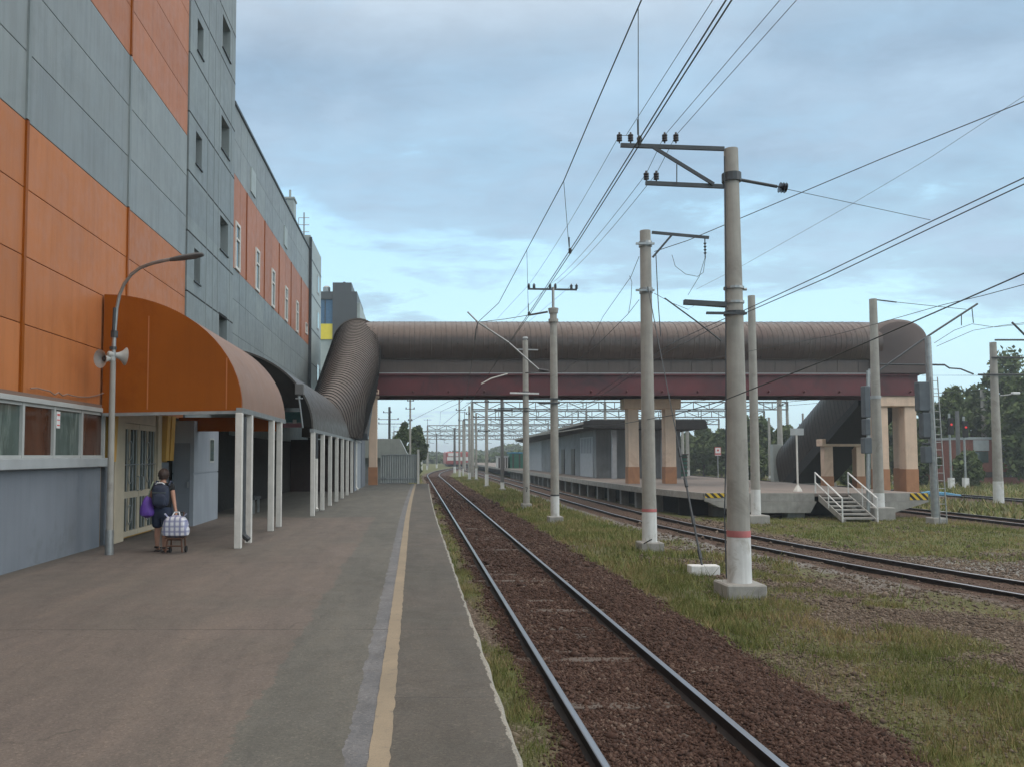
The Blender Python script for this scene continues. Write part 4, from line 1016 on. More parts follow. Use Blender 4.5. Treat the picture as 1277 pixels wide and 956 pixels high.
# shed on the island
sh = thing('platform_shed', 'long grey shed with a dark overhanging roof on the island platform', 'shed', (16.5, 64, 0))
m = MB(); m.box(13.9, 20.4, 64.5, 103, 0.01, 3.7); m.build('wall', m_shedwall, sh)
m = MB()
rings = []
for y, z in ((62, 4.25), (104, 3.75)): rings.append([(12.45, y, z - .28), (12.45, y, z - .02), (13.0, y, z + 0.1), (21.4, y, z + 0.1), (21.6, y, z - .02), (21.6, y, z - .55), (21.2, y, z - 0.6), (13.4, y, z - 0.5)])
m.loft(rings); m.build('roof', m_shedroof, sh)
m = MB(); m.box(12.42, 12.449, 62, 104, 3.72, 3.8); m.bar((12.43, 61.98, 4.12), (12.43, 104, 3.62), 0.05, 0.18); m.build('fascia', m_conc, sh)
m = MB(); m.box(13.86, 13.9, 65.5, 70.5, 0.02, 3.2); pn = m.build('pale_panel', m_shedpale, sh)
m = MB()
for k in range(7): m.box(13.84, 13.86, 66.2 + k * 0.6, 66.32 + k * 0.6, 1.9, 3.1)
m.build('grille', m_shedwall, pn)
m = MB(); m.box(13.86, 13.9, 92, 102, 0.02, 3.3); m.build('pale_panel', m_shedpale, sh)
m = MB(); m.box(13.85, 13.9, 73, 74.5, 0.02, 2.3); m.box(13.85, 13.9, 78, 79.5, 0.02, 2.3); m.box(16.2, 17.2, 64.46, 64.5, 0.02, 2.2); m.build('door', m_stairdk, sh)
for x, y in ((14.9, 62.9), (18.6, 62.9)):
    m = MB(); m.box(x - .17, x + .17, y - .17, y + .17, 0, 3.62); m.build('post', m_shedpale, sh)
# green booth
gb = thing('green_booth', 'small green slatted booth at the end of the grey shed', 'booth', (22.2, 70, 0))
m = MB(); m.box(21.55, 22.5, 69.5, 71, 0, 1.75); m.build('wall', m_greenp, gb)
m = MB()
for k in range(5): m.box(21.52, 22.53, 69.44, 69.5, 0.25 + k * .32, 0.36 + k * .32)
m.box(21.45, 22.6, 69.4, 71.1, 1.75, 1.85); m.build('slat', m_stairdk, gb)

# T shaped sign on platform, and red white square sign
p = at(995, 612, Z=0.0); ts = thing('platform_sign', 'blank white rectangular sign on a thin post by the platform edge', 'sign', tuple(p))
m = MB(); m.tube([p, p + Vector((0, 0, 3.05))], 0.045, 8); m.lathe(p, [(0, .22), (.06, .2), (.3, .06)], 6); m.build('post', m_whitepost, ts)
m = MB(); m.box(p.x - .33, p.x + .33, p.y - .07, p.y - .046, 2.72, 3.05); m.build('plate', m_trim, ts)
p = at(895.5, 590, Y=74); p.z = 0; ss = thing('square_sign', 'small square white sign with a red border on a post', 'sign', tuple(p))
m = MB(); m.tube([p + Vector((0, 0, -1.2)), p + Vector((0, 0, 1.8))], 0.04, 6); m.build('post', m_trim, ss)
m = MB(); m.box(p.x - .27, p.x + .27, p.y - .06, p.y - .04, 1.72, 2.45); pl = m.build('plate', m_signred, ss); m = MB(); m.box(p.x - .23, p.x + .23, p.y - .075, p.y - .062, 1.92, 2.41); m.box(p.x - .26, p.x + .26, p.y - .075, p.y - .062, 1.74, 1.8); m.build('face', m_signwhite, pl)
m = MB(); m.box(p.x - .08, p.x + .08, p.y - .085, p.y - .077, 2.1, 2.26); m.build('mark', m_signred, pl)

# ================================================================== POLES
def insulator(parent, p, s=1.0, ax=(0, 0, 1), name='insulator'):
    m = MB(); prof = [(0, .02), (.05, .02)]
    z = .05
    for k in range(3): prof += [(z, .03), (z + .015, .075), (z + .05, .07), (z + .06, .035)]; z += .065
    prof += [(z, .03), (z + .05, .025)]
    m._lathe(Vector(p), [(a * s, r * s) for a, r in prof], 10, Vector(ax).normalized()); return m.build(name, m_ins, parent, smooth=True)


def pole(label, x, y, zb, zt, r0, r1, block=None, zwhite=None, band=None, bandmat=None, mat=None, group='catenary poles along the tracks'):
    t = thing('catenary_pole', label, 'pole', (x, y, zb), group)
    n = 14; zs0 = zb + (block[1] if block else 0)
    rad = lambda z: r0 + (r1 - r0) * (z - zb) / (zt - zb)
    lo = zwhite if zwhite else zs0
    k = 8; m = MB(); m.lathe((x, y, 0), [(lo - 0.001 + (zt - lo) * i / k, rad(lo + (zt - lo) * i / k)) for i in range(k + 1)], n); m.build('shaft', mat or m_pole, t, smooth=True)
    if zwhite:
        m = MB(); m.lathe((x, y, 0), [(zs0 - .02, rad(zs0) + .004), (lo, rad(lo) + .004)], n); m.build('white_base', m_white, t, smooth=True)
    if band:
        m = MB(); m.lathe((x, y, 0), [(band[0], rad(band[0]) + .008), (band[1], rad(band[1]) + .008)], n); m.build('painted_band', bandmat or m_red, t, smooth=True)
    if block:
        w = block[0] / 2; m = MB(); m.box(x - w, x + w, y - w, y + w, zb - .15, zs0); m.build('footing', m_conc, t, bevel=.03)
    return t, rad


# --- the big nearest pole
x, y = 6.75, 17.6
P1, rd = pole('tallest nearest concrete pole, with two left crossarms and a red band over its base', x, y, -1.22, 8.26, .245, .145, (.82, .34), .05, (.06, .19))
zu = 8.15; zl = 7.4
m = MB(); m.bar(at(774, 181.5, Y=y - .05), at(903, 186, Y=y - .05), .06, .085); m.build('crossarm', m_steel, P1)
m = MB(); m.bar(at(805, 228.5, Y=y - .05), at(903, 233, Y=y - .05), .06, .085); m.build('crossarm', m_steel, P1)
m = MB(); m.bar(at(815, 184, Y=y - .1), at(890, 230, Y=y - .1), .04, .07); m.tube([at(844, 205, Y=y - .1), at(844, 229, Y=y - .1)], .012, 5); m.build('brace', m_steel, P1)
INS1 = []
for px in (772.5, 786.5, 829, 843):
    p = at(px, 179, Y=y - .05); m = MB(); insulator(P1, p, .8); INS1.append(p + Vector((0, 0, .17)))
INS1L = []
for px in (806, 818.5):
    p = at(px, 227, Y=y - .05); insulator(P1, p, .8); INS1L.append(p + Vector((0, 0, .17)))
m = MB(); a = at(920, 224, Y=y); b_ = at(969, 233, Y=y); m.tube([a, b_], .035, 8); m.lathe((x, y, at(910, 222, Y=y).z - .09), [(0, .2), (.18, .2)], 14); m.build('bracket', m_steel, P1)
m = MB(); q = at(974, 234, Y=y); m.tube([b_, q], .015, 5)
for k in range(3): m._lathe(q + Vector((-.04 + k * .06, 0, -.005 * k)), [(0, .03), (.012, .115), (.03, .1), (.04, .03)], 10, Vector((1, 0, -.15)))
m.build('strain_insulator', m_ins, P1, smooth=True)
m = MB(); m.bar(at(853, 377, Y=y - .25), at(905, 380, Y=y - .25), .12, .10); m.build('lower_crossarm', m_steel, P1)
m = MB(); m.bar(at(881, 390.5, Y=y - .3), at(931, 391, Y=y - .3), .06, .05); m.lathe((x, y, at(910, 391, Y=y).z - .04), [(0, .215), (.08, .215)], 14); m.build('lower_bracket', m_steel, P1)
m = MB()
for py in (379, 361):
    m = MB(); m.lathe((x, y, at(910, py, Y=y).z), [(0, .208), (.05, .208)], 14)
    if py == 379: m.build('clamp', m_galv, P1)
m.build('clamp', m_galv, P1)
m = MB(); m.tube([at(925, 361, Y=y), at(931, 361, Y=y)], .03, 6); m.build('hook', m_galv, P1)
m = MB(); m.tube([at(903.5, 195, Y=y - .1), at(905, 300, Y=y - .1), at(905.5, 560, Y=y - .12), at(903.5, 640, Y=y - .2), at(906, 720, Y=y - .2)], .014, 5); m.build('downlead', m_steel, P1)

# --- second pole
x, y = 7.17, 25.8
P2, rd = pole('concrete pole behind the guy wire block, with a right crossarm and thin red band', x, y, -1.22, 8.7, .225, .165, (.7, .34), .02, (.03, .12))
m = MB(); m.bar(at(813, 290, Y=y), at(884, 296.5, Y=y), .06, .085); m.build('crossarm', m_steel, P2)
m = MB(); m.bar(at(838, 293, Y=y - .05), at(814, 321, Y=y - .05), .05, .06); m.build('brace', m_steel, P2)
for py in (304, 362):
    m = MB()
    m.lathe((x, y, at(806, py + 4, Y=y).z), [(0, rd(7) + .03), (.16, rd(7) + .03)], 14)
    m.bar(at(793, py, Y=y - .2), at(816, py, Y=y - .2), .06, .06); m.build('clamp', m_galv, P2)
ph = at(879, 297, Y=y); m = MB(); m.tube([ph, ph + Vector((0, 0, -.65))], .018, 6)
for k in range(4): m._lathe(ph + Vector((0, 0, -.15 - k * .1)), [(0, .02), (.01, .05), (.05, .03)], 8, Vector((0, 0, -1)))
m.build('hanging_insulator', m_ins, P2)
m = MB(); m.tube([at(808 + dx, py, Y=y - .25) for dx, py in ((10, 318), (11, 340), (12, 362), (13, 380), (16, 420))], .014, 5); m.build('downlead', m_steel, P2)
mk = MB(); q = at(808, 676, Y=y - .36); mk.bar(q + Vector((-.13, 0, -.03)), q + Vector((.12, 0, .1)), .01, .035); mk.build('mark', m_black, P2)

# --- third pole: mast with six insulators
x, y = 6.1, 36.7
P3, rd = pole('concrete pole topped by a thin mast carrying a long crossarm with six insulators', x, y, -1.22, 8.0, .19, .155, (.62, .33), -.02, (-.02, .05), m_steel)
zt = at(690, 358.5, Y=y).z
m = MB(); m.tube([(x, y, 7.9), (x, y, zt)], .06, 8); m.build('mast', m_galv, P3)
m = MB(); m.bar(at(658.5, 360.5, Y=y), at(719.5, 361.5, Y=y), .07, .07); m.build('crossarm', m_steel, P3)
INS3 = []
for px in (659.5, 666, 686, 692.5, 712.5, 719):
    p = at(px, 361 if px < 700 else 361.8, Y=y); insulator(P3, p, .9); INS3.append(p + Vector((0, 0, .2)))
m = MB()
m.lathe((x, y, at(690, 402, Y=y).z), [(0, .22), (.14, .22)], 12); m.build('band', m_pole, P3); m = MB()
m.lathe((x, y, 7.95), [(0, .2), (.22, .23), (.25, .1)], 12); m.build('clamp', m_pole, P3)
T3 = at(596, 402, Y=y)
m = MB(); m.tube([at(583, 389, Y=y), T3, at(607, 408, Y=y)], .035, 6); m.tube([T3, at(634, 427, Y=y), at(672, 461, Y=y)], .04, 6); m.build('cantilever', m_galv, P3)
m = MB(); m.tube([at(672, 461, Y=y), at(684, 463, Y=y)], .05, 8); m.tube([at(655, 465, Y=y), at(684, 463, Y=y)], .03, 6); m.build('cantilever_insulator', m_ins, P3)
m = MB(); m.tube([at(683, 389, Y=y), at(660, 393, Y=y)], .045, 6); m.build('tie_insulator', m_ins, P3)
m = MB(); m.tube([at(660, 393, Y=y), at(630, 398, Y=y), T3], .014, 5); m.tube([T3, at(593, 412, Y=y), at(592, 426, Y=y)], .02, 5); m.build('tie_rod', m_wire, P3)
m = MB(); m.tube([at(600, 478.5, Y=y), at(612, 472, Y=y), at(633, 466, Y=y)], .03, 6); m.build('registration_arm', m_whitepost, P3)
for py, a, c_ in ((497, 666, 698), (502.5, 672, 698)):
    m = MB(); m.bar(at(a, py, Y=y - .2), at(c_, py, Y=y - .2), .08, .07); m.build('lower_bracket', m_steel, P3)

# --- fourth pole
x, y = 6.17, 46.6
P4, rd = pole('concrete pole just before the footbridge, with a dark mark on its white base', x, y, -1.2, 8.1, .19, .15, (.55, .3), -.0)
m = MB(); m.bar(at(644, 435.5, Y=y), at(671, 436.5, Y=y), .06, .06); m.lathe((x, y, 8.1), [(0, .05), (.12, .16), (.2, .12)], 8); m.build('crossarm', m_trim, P4)
m = MB(); m.bar(at(636, 489.5, Y=y - .2), at(672, 490.5, Y=y - .2), .09, .09); m.build('lower_crossarm', m_white, P4)
m = MB(); m.lathe((x, y, at(655, 491, Y=y).z), [(0, .22), (.14, .22)], 10); m.build('clamp', m_steel, P4)
m = MB(); m.bar(at(621, 508.5, Y=y - .2), at(661, 508.5, Y=y - .2), .05, .05); m.bar(at(638, 512, Y=y - .2), at(661, 512, Y=y - .2), .05, .05); m.build('lower_bracket', m_steel, P4)
q = at(656.5, 610, Y=y - .215); m = MB(); m.bar(q + Vector((-.05, 0, .12)), q + Vector((.06, 0, .12)), .012, .03); m.bar(q + Vector((.05, 0, .12)), q + Vector((-.0, 0, -.12)), .012, .035); m.build('mark', m_black, P4)

# --- poles beyond the bridge on the same line (each its own height and distance)
def far_pole(label, px, by, ty, w, mat=None, wh=.6, arms=(), zt=None, base=-1.2):
    Yp = (1.75 - base) * F / (by - 567); p = at(px, by, Y=Yp); top = at(px, ty, Y=Yp).z
    r = w / 2 / F * Yp
    t, rd_ = pole(label, p.x, Yp, base, top, r, r * .8, (r * 3.4, .25) if Yp < 100 else None, base + .25 + wh if wh else None, mat=mat)
    for py, a, c_ in arms:
        m = MB(); m.bar(at(px - a, py, Y=Yp - r), at(px + c_, py, Y=Yp - r), .07, .07)
        for q_ in (-a + 1, c_ - 1): m.tube([at(px + q_, py, Y=Yp - r), at(px + q_, py - 2, Y=Yp - r)], .06, 6)
        m.build('crossarm', m_steel, t)
    return t


far_pole('dark grey pole beyond the bridge with a crossarm low on its shaft', 626.5, 612, 480, 4.6, m_poledark, .5, [(511, 10, 13)])
far_pole('pale grey pole beyond the bridge, next left of the dark grey one', 607, 608, 484, 4.4, None, 1.0, [(501, 3, 3), (537, 11, 4)])
far_pole('slim pole with a white foot between the pale pole and the signal gantries', 594, 599, 515, 3.0, None, 1.2, [(520, 4, 4)])
far_pole('pole at the left end of the first lattice gantry', 585.5, 599, 506, 3.4, None, .7, [(516, 5, 1)])
far_pole('tall pole with an upper crossarm seen under the bridge near the red train', 573, 594.5, 492, 2.6, None, .8, [(511, 5, 8), (524, 2, 6)])
far_pole('short thin pole just right of the tall one near the red train', 577.5, 593, 524, 2.0, None, .8)
far_pole('thick dark far pole left of the tall one near the red train', 567, 589, 533, 3.2, m_poledark, .8)
far_pole('thin pale pole left of the near track beyond the sheet gate', 526, 585.5, 545, 1.7, None, 1.5)
far_pole('thin pole next to the bend of the near track', 532.3, 585, 548, 1.5, None, .6)
far_pole('dark thin far pole over the track bend', 544.5, 583, 540, 2.0, m_poledark, .6)
far_pole('tall slim pole with three short crossarms above the green tree behind the gate', 511.5, 597, 495, 2.8, None, 0, [(499.5, 4, 5), (509.5, 6, 6), (524, 3, 3)])
far_pole('black pole with crossarms and a loudspeaker left of the gate tree', 485.5, 596, 507, 3.6, m_steel, 0, [(514, 8, 3), (522.5, 14, 12), (528, 14, 26)])

# --- poles on the right
x, y = 14.65, 36.2
P5, rd = pole('bare concrete pole on a pale footing in front of the striped platform corner', x, y, -1.22, 8.65, .2, .15, (.85, .42), .28)
x, y = 20.95, 38.0
P6, rd = pole('concrete pole beside the platform stair with a cantilever reaching right', x, y, -1.2, 8.85, .235, .16, (.95, .62), .05)
m = MB(); m.tube([at(1095, 463, Y=y), at(1153, 422, Y=y), at(1219, 379, Y=y)], .045, 6); m.tube([at(1095, 454, Y=y), at(1140, 454.5, Y=y), at(1178, 455, Y=y)], .045, 6); m.tube([at(1178, 455, Y=y), at(1184, 459, Y=y), at(1198, 460, Y=y), at(1214, 466.5, Y=y)], .035, 6); m.build('cantilever', m_steel, P6)
m = MB(); m.tube([at(1093, 374, Y=y), at(1118, 377, Y=y)], .03, 6); m.build('stay_insulator', m_ins, P6); m = MB(); m.tube([at(1118, 377, Y=y), at(1205, 386, Y=y)], .014, 5); m.tube([at(1199, 392, Y=y), at(1199, 406, Y=y)], .02, 5); m.tube([at(1212, 383, Y=y), at(1214, 403, Y=y)], .02, 5); m.build('stay_rod', m_wire, P6)
m = MB(); m.tube([at(1084, 645, Y=y - .3), at(1084, 460, Y=y - .3)], .045, 8); m.build('conduit', m_galv, P6)
m = MB(); m.lathe((x, y, at(1091, 497, Y=y).z), [(0, rd(4) + .02), (.14, rd(4) + .02)], 12); m.build('clamp', m_trim, P6)
x, y = at(1245, 610, Y=51.6).x, 51.6
P7, rd = pole('concrete pole at the far right with a street lamp arm and upper crossarms', x, y, -1.15, at(1240, 427, Y=51.6).z, .29, .19, None, .15)
for py, a, c_ in ((424, 1241, 1290), (446, 1237, 1290), (467, 1220, 1290)):
    m = MB(); m.tube([at(a, py, Y=y - .25), at(c_, py, Y=y - .25)], .06, 6); m.build('crossarm', m_steel, P7)
m = MB(); m.tube([at(1262, 402, Y=y), at(1278, 418, Y=y)], .06, 6); m.build('strut', m_steel, P7)
m = MB(); m.tube([at(1247, 493, Y=y), at(1258, 492, Y=y), at(1266, 490, Y=y)], .04, 6); m.build('lamp_arm', m_galv, P7)
m = MB(); q = at(1263, 490.5, Y=y); m.box(q.x - .05, q.x + .4, q.y - .12, q.y + .12, q.z - .05, q.z + .1); m.build('lamp_head', m_signwhite, P7, bevel=.03)
far_pole('weathered concrete pole standing before the brick building', 1229.5, 600, 486, 7, None, .3, [(500, 4, 4)])
far_pole('thin pole left of the weathered pole near the red signals', 1196.5, 604, 512, 5.5, m_poledark, 0)
far_pole('thick far pole behind the near tall pole, to the right of the shed', 974, 601, 492, 7, None, .2, [(505, 3, 3)])
far_pole('far pole in the trees to the right of the shed roof', 858, 595, 533, 5, None, .8)
far_pole('far pole next to the green booth', 852, 597, 530, 4, None, .8)
far_pole('far pole in front of the trees left of the dark stair tube', 960.5, 598, 520, 3.5, None, .3)
far_pole('pale far pole between the two peach columns at the bridge end', 1118, 603, 505, 4.5, None, .6)
far_pole('thin far pole to the right of the square sign', 1003, 596, 515, 3, None, .3)

# ---- signal mast with ladder
x, y = at(1166, 652, Z=-1.1).x, 35.6
sm = thing('signal_mast', 'tall grey signal mast with ladder and grey signal boxes by the platform corner', 'signal', (x, y, -1.15))
m = MB(); m.tube([at(1167, 654, Y=y), at(1157, 420, Y=y)], [.16, .12], 10); m.build('mast', m_galv, sm, smooth=True)
m = MB(); q = at(1168, 648, Y=y); m.box(q.x - .3, q.x + .3, y - .3, y + .3, -1.25, q.z + .12); m.build('footing', m_conc, sm, bevel=.03)
m = MB(); a, b_ = at(1172.5, 652, Y=y - .3), at(1161, 470, Y=y - .2); a2, b2 = at(1181, 652, Y=y - .3), at(1169, 470, Y=y - .2)
m.tube([a, b_], .025, 5); m.tube([a2, b2], .025, 5)
for k in range(19): f = (k + .5) / 19; m.tube([a.lerp(b_, f), a2.lerp(b2, f)], .015, 5)
m.build('ladder', m_galv, sm)
for (xa, xb, ya, yb_) in ((1145, 1159, 476, 512), (1150, 1161, 514, 545), (1152, 1162, 556, 577)):
    m = MB(); p, q = at(xa, yb_, Y=y), at(xb, ya, Y=y); m.box(p.x, q.x, y - .1, y + .25, p.z, q.z); m.build('signal_box', m_sigbox, sm, bevel=.03)
m = MB()
for py in (512, 545, 553): m = MB(); q = at(1150, py, Y=y); m.tube([q, at(1162, py, Y=y)], .07, 6); m.build('bracket', m_steel, sm)
# ---- second signal, seen from behind beside the stair pole
x, y = at(1083, 640, Z=-1.0).x, 37.3
s2 = thing('railway_signal', 'grey dwarf signal boxes hung on a thin mast left of the stair pole', 'signal', (x, y, -1.0))
m = MB(); m.tube([at(1082, 636, Y=y), at(1082, 462, Y=y)], .06, 8); m.build('mast', m_galv, s2)
for (xa, xb, ya, yb_) in ((1077.5, 1084, 481, 520), (1078, 1084, 522, 542), (1077, 1086, 545, 565)):
    m = MB(); p, q = at(xa, yb_, Y=y), at(xb, ya, Y=y); m.box(p.x, q.x, y - .1, y + .25, p.z, q.z); m.build('signal_box', m_sigbox, s2, bevel=.03)
# ---- red aspect signals far right
m_lamp, nt, b = newmat('lit red signal lens'); b.inputs['Base Color'].default_value = (.6, .02, .02, 1); b.inputs['Emission Color'].default_value = (1, .04, .03, 1); b.inputs['Emission Strength'].default_value = 0.35
for px, py, by, lab in ((1186.5, 529, 607, 'far right signal post showing red, left of the pair'), (1204.5, 532.5, 607, 'far right signal post showing red, close before the brick building')):
    Yp = 2.9 * F / (by - 567); p = at(px, by, Y=Yp)
    t = thing('railway_signal', lab, 'signal', tuple(p)); zz = at(px, py, Y=Yp).z
    m = MB(); m.tube([p, Vector((p.x, p.y, zz + 1.0))], .09, 8); m.build('post', m_galv, t)
    m = MB(); m.box(p.x - .25, p.x + .25, Yp - .3, Yp - .1, zz - .9, zz + .6); hd = m.build('head', m_black, t, bevel=.05)
    m = MB(); m.lathe((p.x, Yp - .3, zz), [(0, .1), (.03, .1)], 12, (0, -1, 0)); m.build('lens', m_lamp, hd)
    m = MB(); m.box(p.x - .2, p.x + .2, Yp - .2, Yp + .2, -1.25, -.3); m.build('footing', m_white, t)

# ---- guy wire with its block
gw = thing('guy_anchor', 'whitewashed anchor block with a dark guy rod leaning up to the second pole', 'guy anchor', (7.4, 21.3, -1.2))
p = at(880, 716, Z=-1.15); m = MB(); m.box(p.x - .36, p.x + .36, p.y, p.y + .3, -1.3, -.93); m.build('block', m_white, gw, bevel=.02)
m = MB(); a = Vector((p.x - .05, p.y + .1, -.95)); e = Vector((7.17, 25.6, 6.9)); m.tube([a, a.lerp(e, .35)], .026, 6); m.tube([a.lerp(e, .35), e], .014, 5)
for f in (.02, .12, .24, .34): q = a.lerp(e, f); d = (e - a).normalized(); m.tube([q, q + d * .25], .045, 6)
m.build('guy_rod', m_steel, gw)

# ---- lattice gantries beyond the bridge
def gantry(label, Yg, xa, xb, z, hb, npan, posts):
    t = thing('lattice_gantry', label, 'gantry', ((xa + xb) / 2, Yg, -1.2), 'lattice gantries spanning the far tracks')
    m = MB(); w = .05 + Yg * .00035; dx = (xb - xa) / npan
    for yy in (Yg - .3, Yg + .3):
        m.bar((xa, yy, z), (xb, yy, z), w * 1.4); m.bar((xa, yy, z + hb), (xb, yy, z + hb), w * 1.4)
    for k in range(npan + 1):
        x_ = xa + dx * k; m.bar((x_, Yg - .3, z), (x_, Yg - .3, z + hb), w)
        if k < npan: m.bar((x_, Yg - .3, z if k % 2 else z + hb), (x_ + dx, Yg - .3, z + hb if k % 2 else z), w)
    m.build('beam', m_poledark, t)
    for x_ in posts:
        m = MB(); m.tube([(x_, Yg, -1.3), (x_, Yg, z + hb)], [.24, .17], 8); m.build('post', m_pole, t)
        m = MB(); m.tube([(x_, Yg, z + hb), (x_, Yg, z + hb + 1.5)], .06, 5); m.bar((x_ - .9, Yg, z + hb + 1.3), (x_ + .9, Yg, z + hb + 1.3), .07); m.build('top_mast', m_steel, t)
    # droppers with registration arms over each track
    m = MB(); k = xa + 3
    while k < xb - 2: m.bar((k, Yg, z), (k, Yg, z - 1.4), w * .8); m.bar((k, Yg, z - 1.3), (k + 1.6, Yg, z - 1.5), w * .8); k += 5.3
    m.build('hanger', m_steel, t)
    return t


gantry('first and nearest lattice gantry over the tracks beyond the bridge', 108, 7.4, 48, 7.6, .95, 20, (7.4, 24.5, 48))
gantry('second lattice gantry beyond the bridge', 132, 9, 55, 7.7, .95, 22, (9, 27, 55))
gantry('third lattice gantry beyond the bridge', 160, 9.5, 58, 7.6, .95, 22, (9.5, 30, 58))
gantry('fourth lattice gantry beyond the bridge', 195, 3, 60, 7.6, 1, 26, (3, 31, 60))
gantry('fifth lattice gantry, fading beyond the red train', 245, -6, 62, 7.6, 1.1, 28, (-6, 33, 62))
gantry('farthest lattice gantry near the horizon', 310, -8, 64, 7.6, 1.2, 28, (-8, 20, 64))

# ================================================================== WIRES
def wire(pts, label, r=.009, mat=None, cat='wire', group=None, name='overhead_wire', extra=None, sag=0):
    P = [Vector(p) for p in pts]; q = []
    for a, b_ in zip(P[:-1], P[1:]):
        seg = catenary_pts(a, b_, sag * (b_ - a).length / 20, 8) if sag else [a, b_]
        q += seg if not q else seg[1:]
    m = MB(); m.tube(q, r, 6)
    if extra: extra(m)
    o = m.build(name, mat or m_wire, smooth=True); tag(o, label, cat, group); return o


def on(P, y):
    for a, b_ in zip(P[:-1], P[1:]):
        if a[1] <= y <= b_[1]: t = (y - a[1]) / (b_[1] - a[1]); return Vector(a).lerp(Vector(b_), t)
    return Vector(P[-1])


mess = [at(816, -38, Y=12.4), at(800, 0, Y=13.1), at(745, 127, Y=16.4), at(703, 226, Y=20.6), at(657, 312, Y=27.8), at(622, 378, Y=33.5), T3]
cont = [at(930, -40, Y=8.0), at(905, 1, Y=8.9), at(850, 88.5, Y=10.7), at(799.5, 170, Y=13.1), at(720, 298, Y=19.6), at(660, 390, Y=27.5), at(635, 427, Y=36.5)]
beyond_m = [T3, Vector((3.0, 48.4, 5.15)), Vector((2.9, 54.2, 5.1)), Vector((2.8, 90, 6.4)), Vector((4.5, 150, 7.2))]
beyond_c = [cont[-1], Vector((3.2, 48.4, 4.75)), Vector((3.0, 54.2, 4.7)), Vector((2.7, 90, 4.75)), Vector((4.3, 150, 4.8)), Vector((15, 240, 4.8))]
wire(mess, 'messenger wire over the near track, upper of the catenary', .013, m_wiregreen)
wire(cont, 'left strand of the double contact wire over the near track', .011, m_wiregreen)
wire([p + Vector((.055 * (1 if p.y < 30 else .6), 0, -.01)) for p in cont], 'right strand of the double contact wire over the near track', .011, m_wiregreen)
wire(beyond_m, 'messenger wire passing under the footbridge over the near track', .012)
wire(beyond_c, 'contact wire continuing under the footbridge over the near track', .012)
for k, yd in enumerate((13.3, 20.6, 27.8)):
    a = on(mess, yd); b_ = on(cont, yd)
    def ex(m, b_=b_): m.lathe((b_.x + .02, b_.y, b_.z - .06), [(0, .03), (.1, .045), (.14, .02)], 8); m.tube([b_ + Vector((.0, 0, .1)), b_ + Vector((0, 0, .35))], .015, 6)
    a = Vector((b_.x + (a.x - b_.x) * .25, a.y, a.z)) if k == 0 else Vector((b_.x * .45 + a.x * .55, a.y, a.z))
    a = on(mess, yd)
    wire([a, b_], ['dropper nearest the camera hanging from the messenger wire', 'middle dropper of the near catenary', 'farthest dropper of the near catenary, before the bridge'][k], .007, extra=ex, name='dropper', cat='dropper wire')
# feeders on the big pole's insulators
NEAR = [at(890, -6, Y=12.3), at(898, -6, Y=12.3), at(978, -6, Y=12.3), at(999, -6, Y=12.3)]
NEAR[0] = at(893, -6, Y=12.3)
wire([NEAR[0], INS1[0].lerp(INS1[1], .6)], 'thin feeder wire from the sky to the left insulator pair of the big pole', .006)
wire([INS1[0], INS3[0]], 'feeder wire from the left insulator pair down to the third pole', .006, sag=.15)
wire([INS1[1], INS1[0]], 'short jumper between the two left insulators of the big pole', .006)
wire([NEAR[2], INS1[2], INS1L[0], ], 'feeder wire passing the right insulator pair to the lower arm', .006)
wire([NEAR[3], INS1[3], INS1L[1]], 'outermost feeder wire from the sky to the lower arm of the big pole', .006)
wire([INS1L[0], INS3[2]], 'left feeder wire from the lower arm to the third pole', .006, sag=.2)
wire([INS1L[1], INS3[3]], 'right feeder wire from the lower arm to the third pole', .006, sag=.2)
for k in range(0, 6, 2): wire([INS3[k], Vector((INS3[k].x * .97, 49.2, 9.75 - .05 * k)), ], ['left wire from the third pole to the bridge roof', '', 'middle wire from the third pole to the bridge roof', '', 'right wire from the third pole to the bridge roof'][k], .006)
# strain wire right from the bracket
J = at(1160, 274.5, Y=18.5)
wire([at(978, 235.5, Y=17.6), at(1060, 253, Y=18.0), J], 'thin strain wire from the star insulator to the right hand wires', .006)
W3 = [at(1300, 211, Y=17.2), at(1277, 222, Y=17.8), at(1160, 277, Y=20.4), at(1030, 340, Y=24.3), at(935, 384, Y=28.5), at(880, 408, Y=33), at(838, 428, Y=38)]
W4 = [at(1300, 217, Y=17.2), at(1277, 230, Y=17.8), at(1160, 285, Y=20.4), at(1030, 347, Y=24.3), at(935, 388, Y=28.5), at(880, 414, Y=33), at(830, 440, Y=38)]
wire(W3, 'upper of two thick wires sweeping over the second track', .014); wire(W4, 'lower of two thick wires sweeping over the second track', .014)
wire([W3[-1], Vector((10.3, 48.6, 5.1)), Vector((10.2, 54.2, 5.05)), Vector((10.2, 108, 6.6))], 'messenger wire under the bridge over the second track', .011)
wire([W4[-1], Vector((10.1, 48.6, 4.7)), Vector((10.1, 54.2, 4.7)), Vector((10.1, 108, 5.0))], 'contact wire under the bridge over the second track', .011)
wire([at(1300, 117, Y=17.0), at(1277, 127, Y=17.5), at(1100, 198, Y=19.8), at(922, 273, Y=23.5), at(858, 300, Y=25.5), at(816, 314, Y=25.7)], 'dark anchor wire from the upper right to the second pole', .011)
wire([at(1300, 108, Y=19), at(1277, 120, Y=19.5), at(1160, 197, Y=22), at(1060, 256, Y=25), at(925, 332, Y=31), at(868, 361, Y=36)], 'thinnest pale wire crossing the sky on the right', .005)
wire([at(1300, 331, Y=11.5), at(1277, 341, Y=12), at(1170, 388, Y=13), at(1032, 448, Y=14.6), at(905, 498, Y=16.6), at(840, 517, Y=21), at(770, 529, Y=34), at(726, 531, Y=61.5)], 'thick black cable sagging in front of the big pole to the shed roof', .0105)
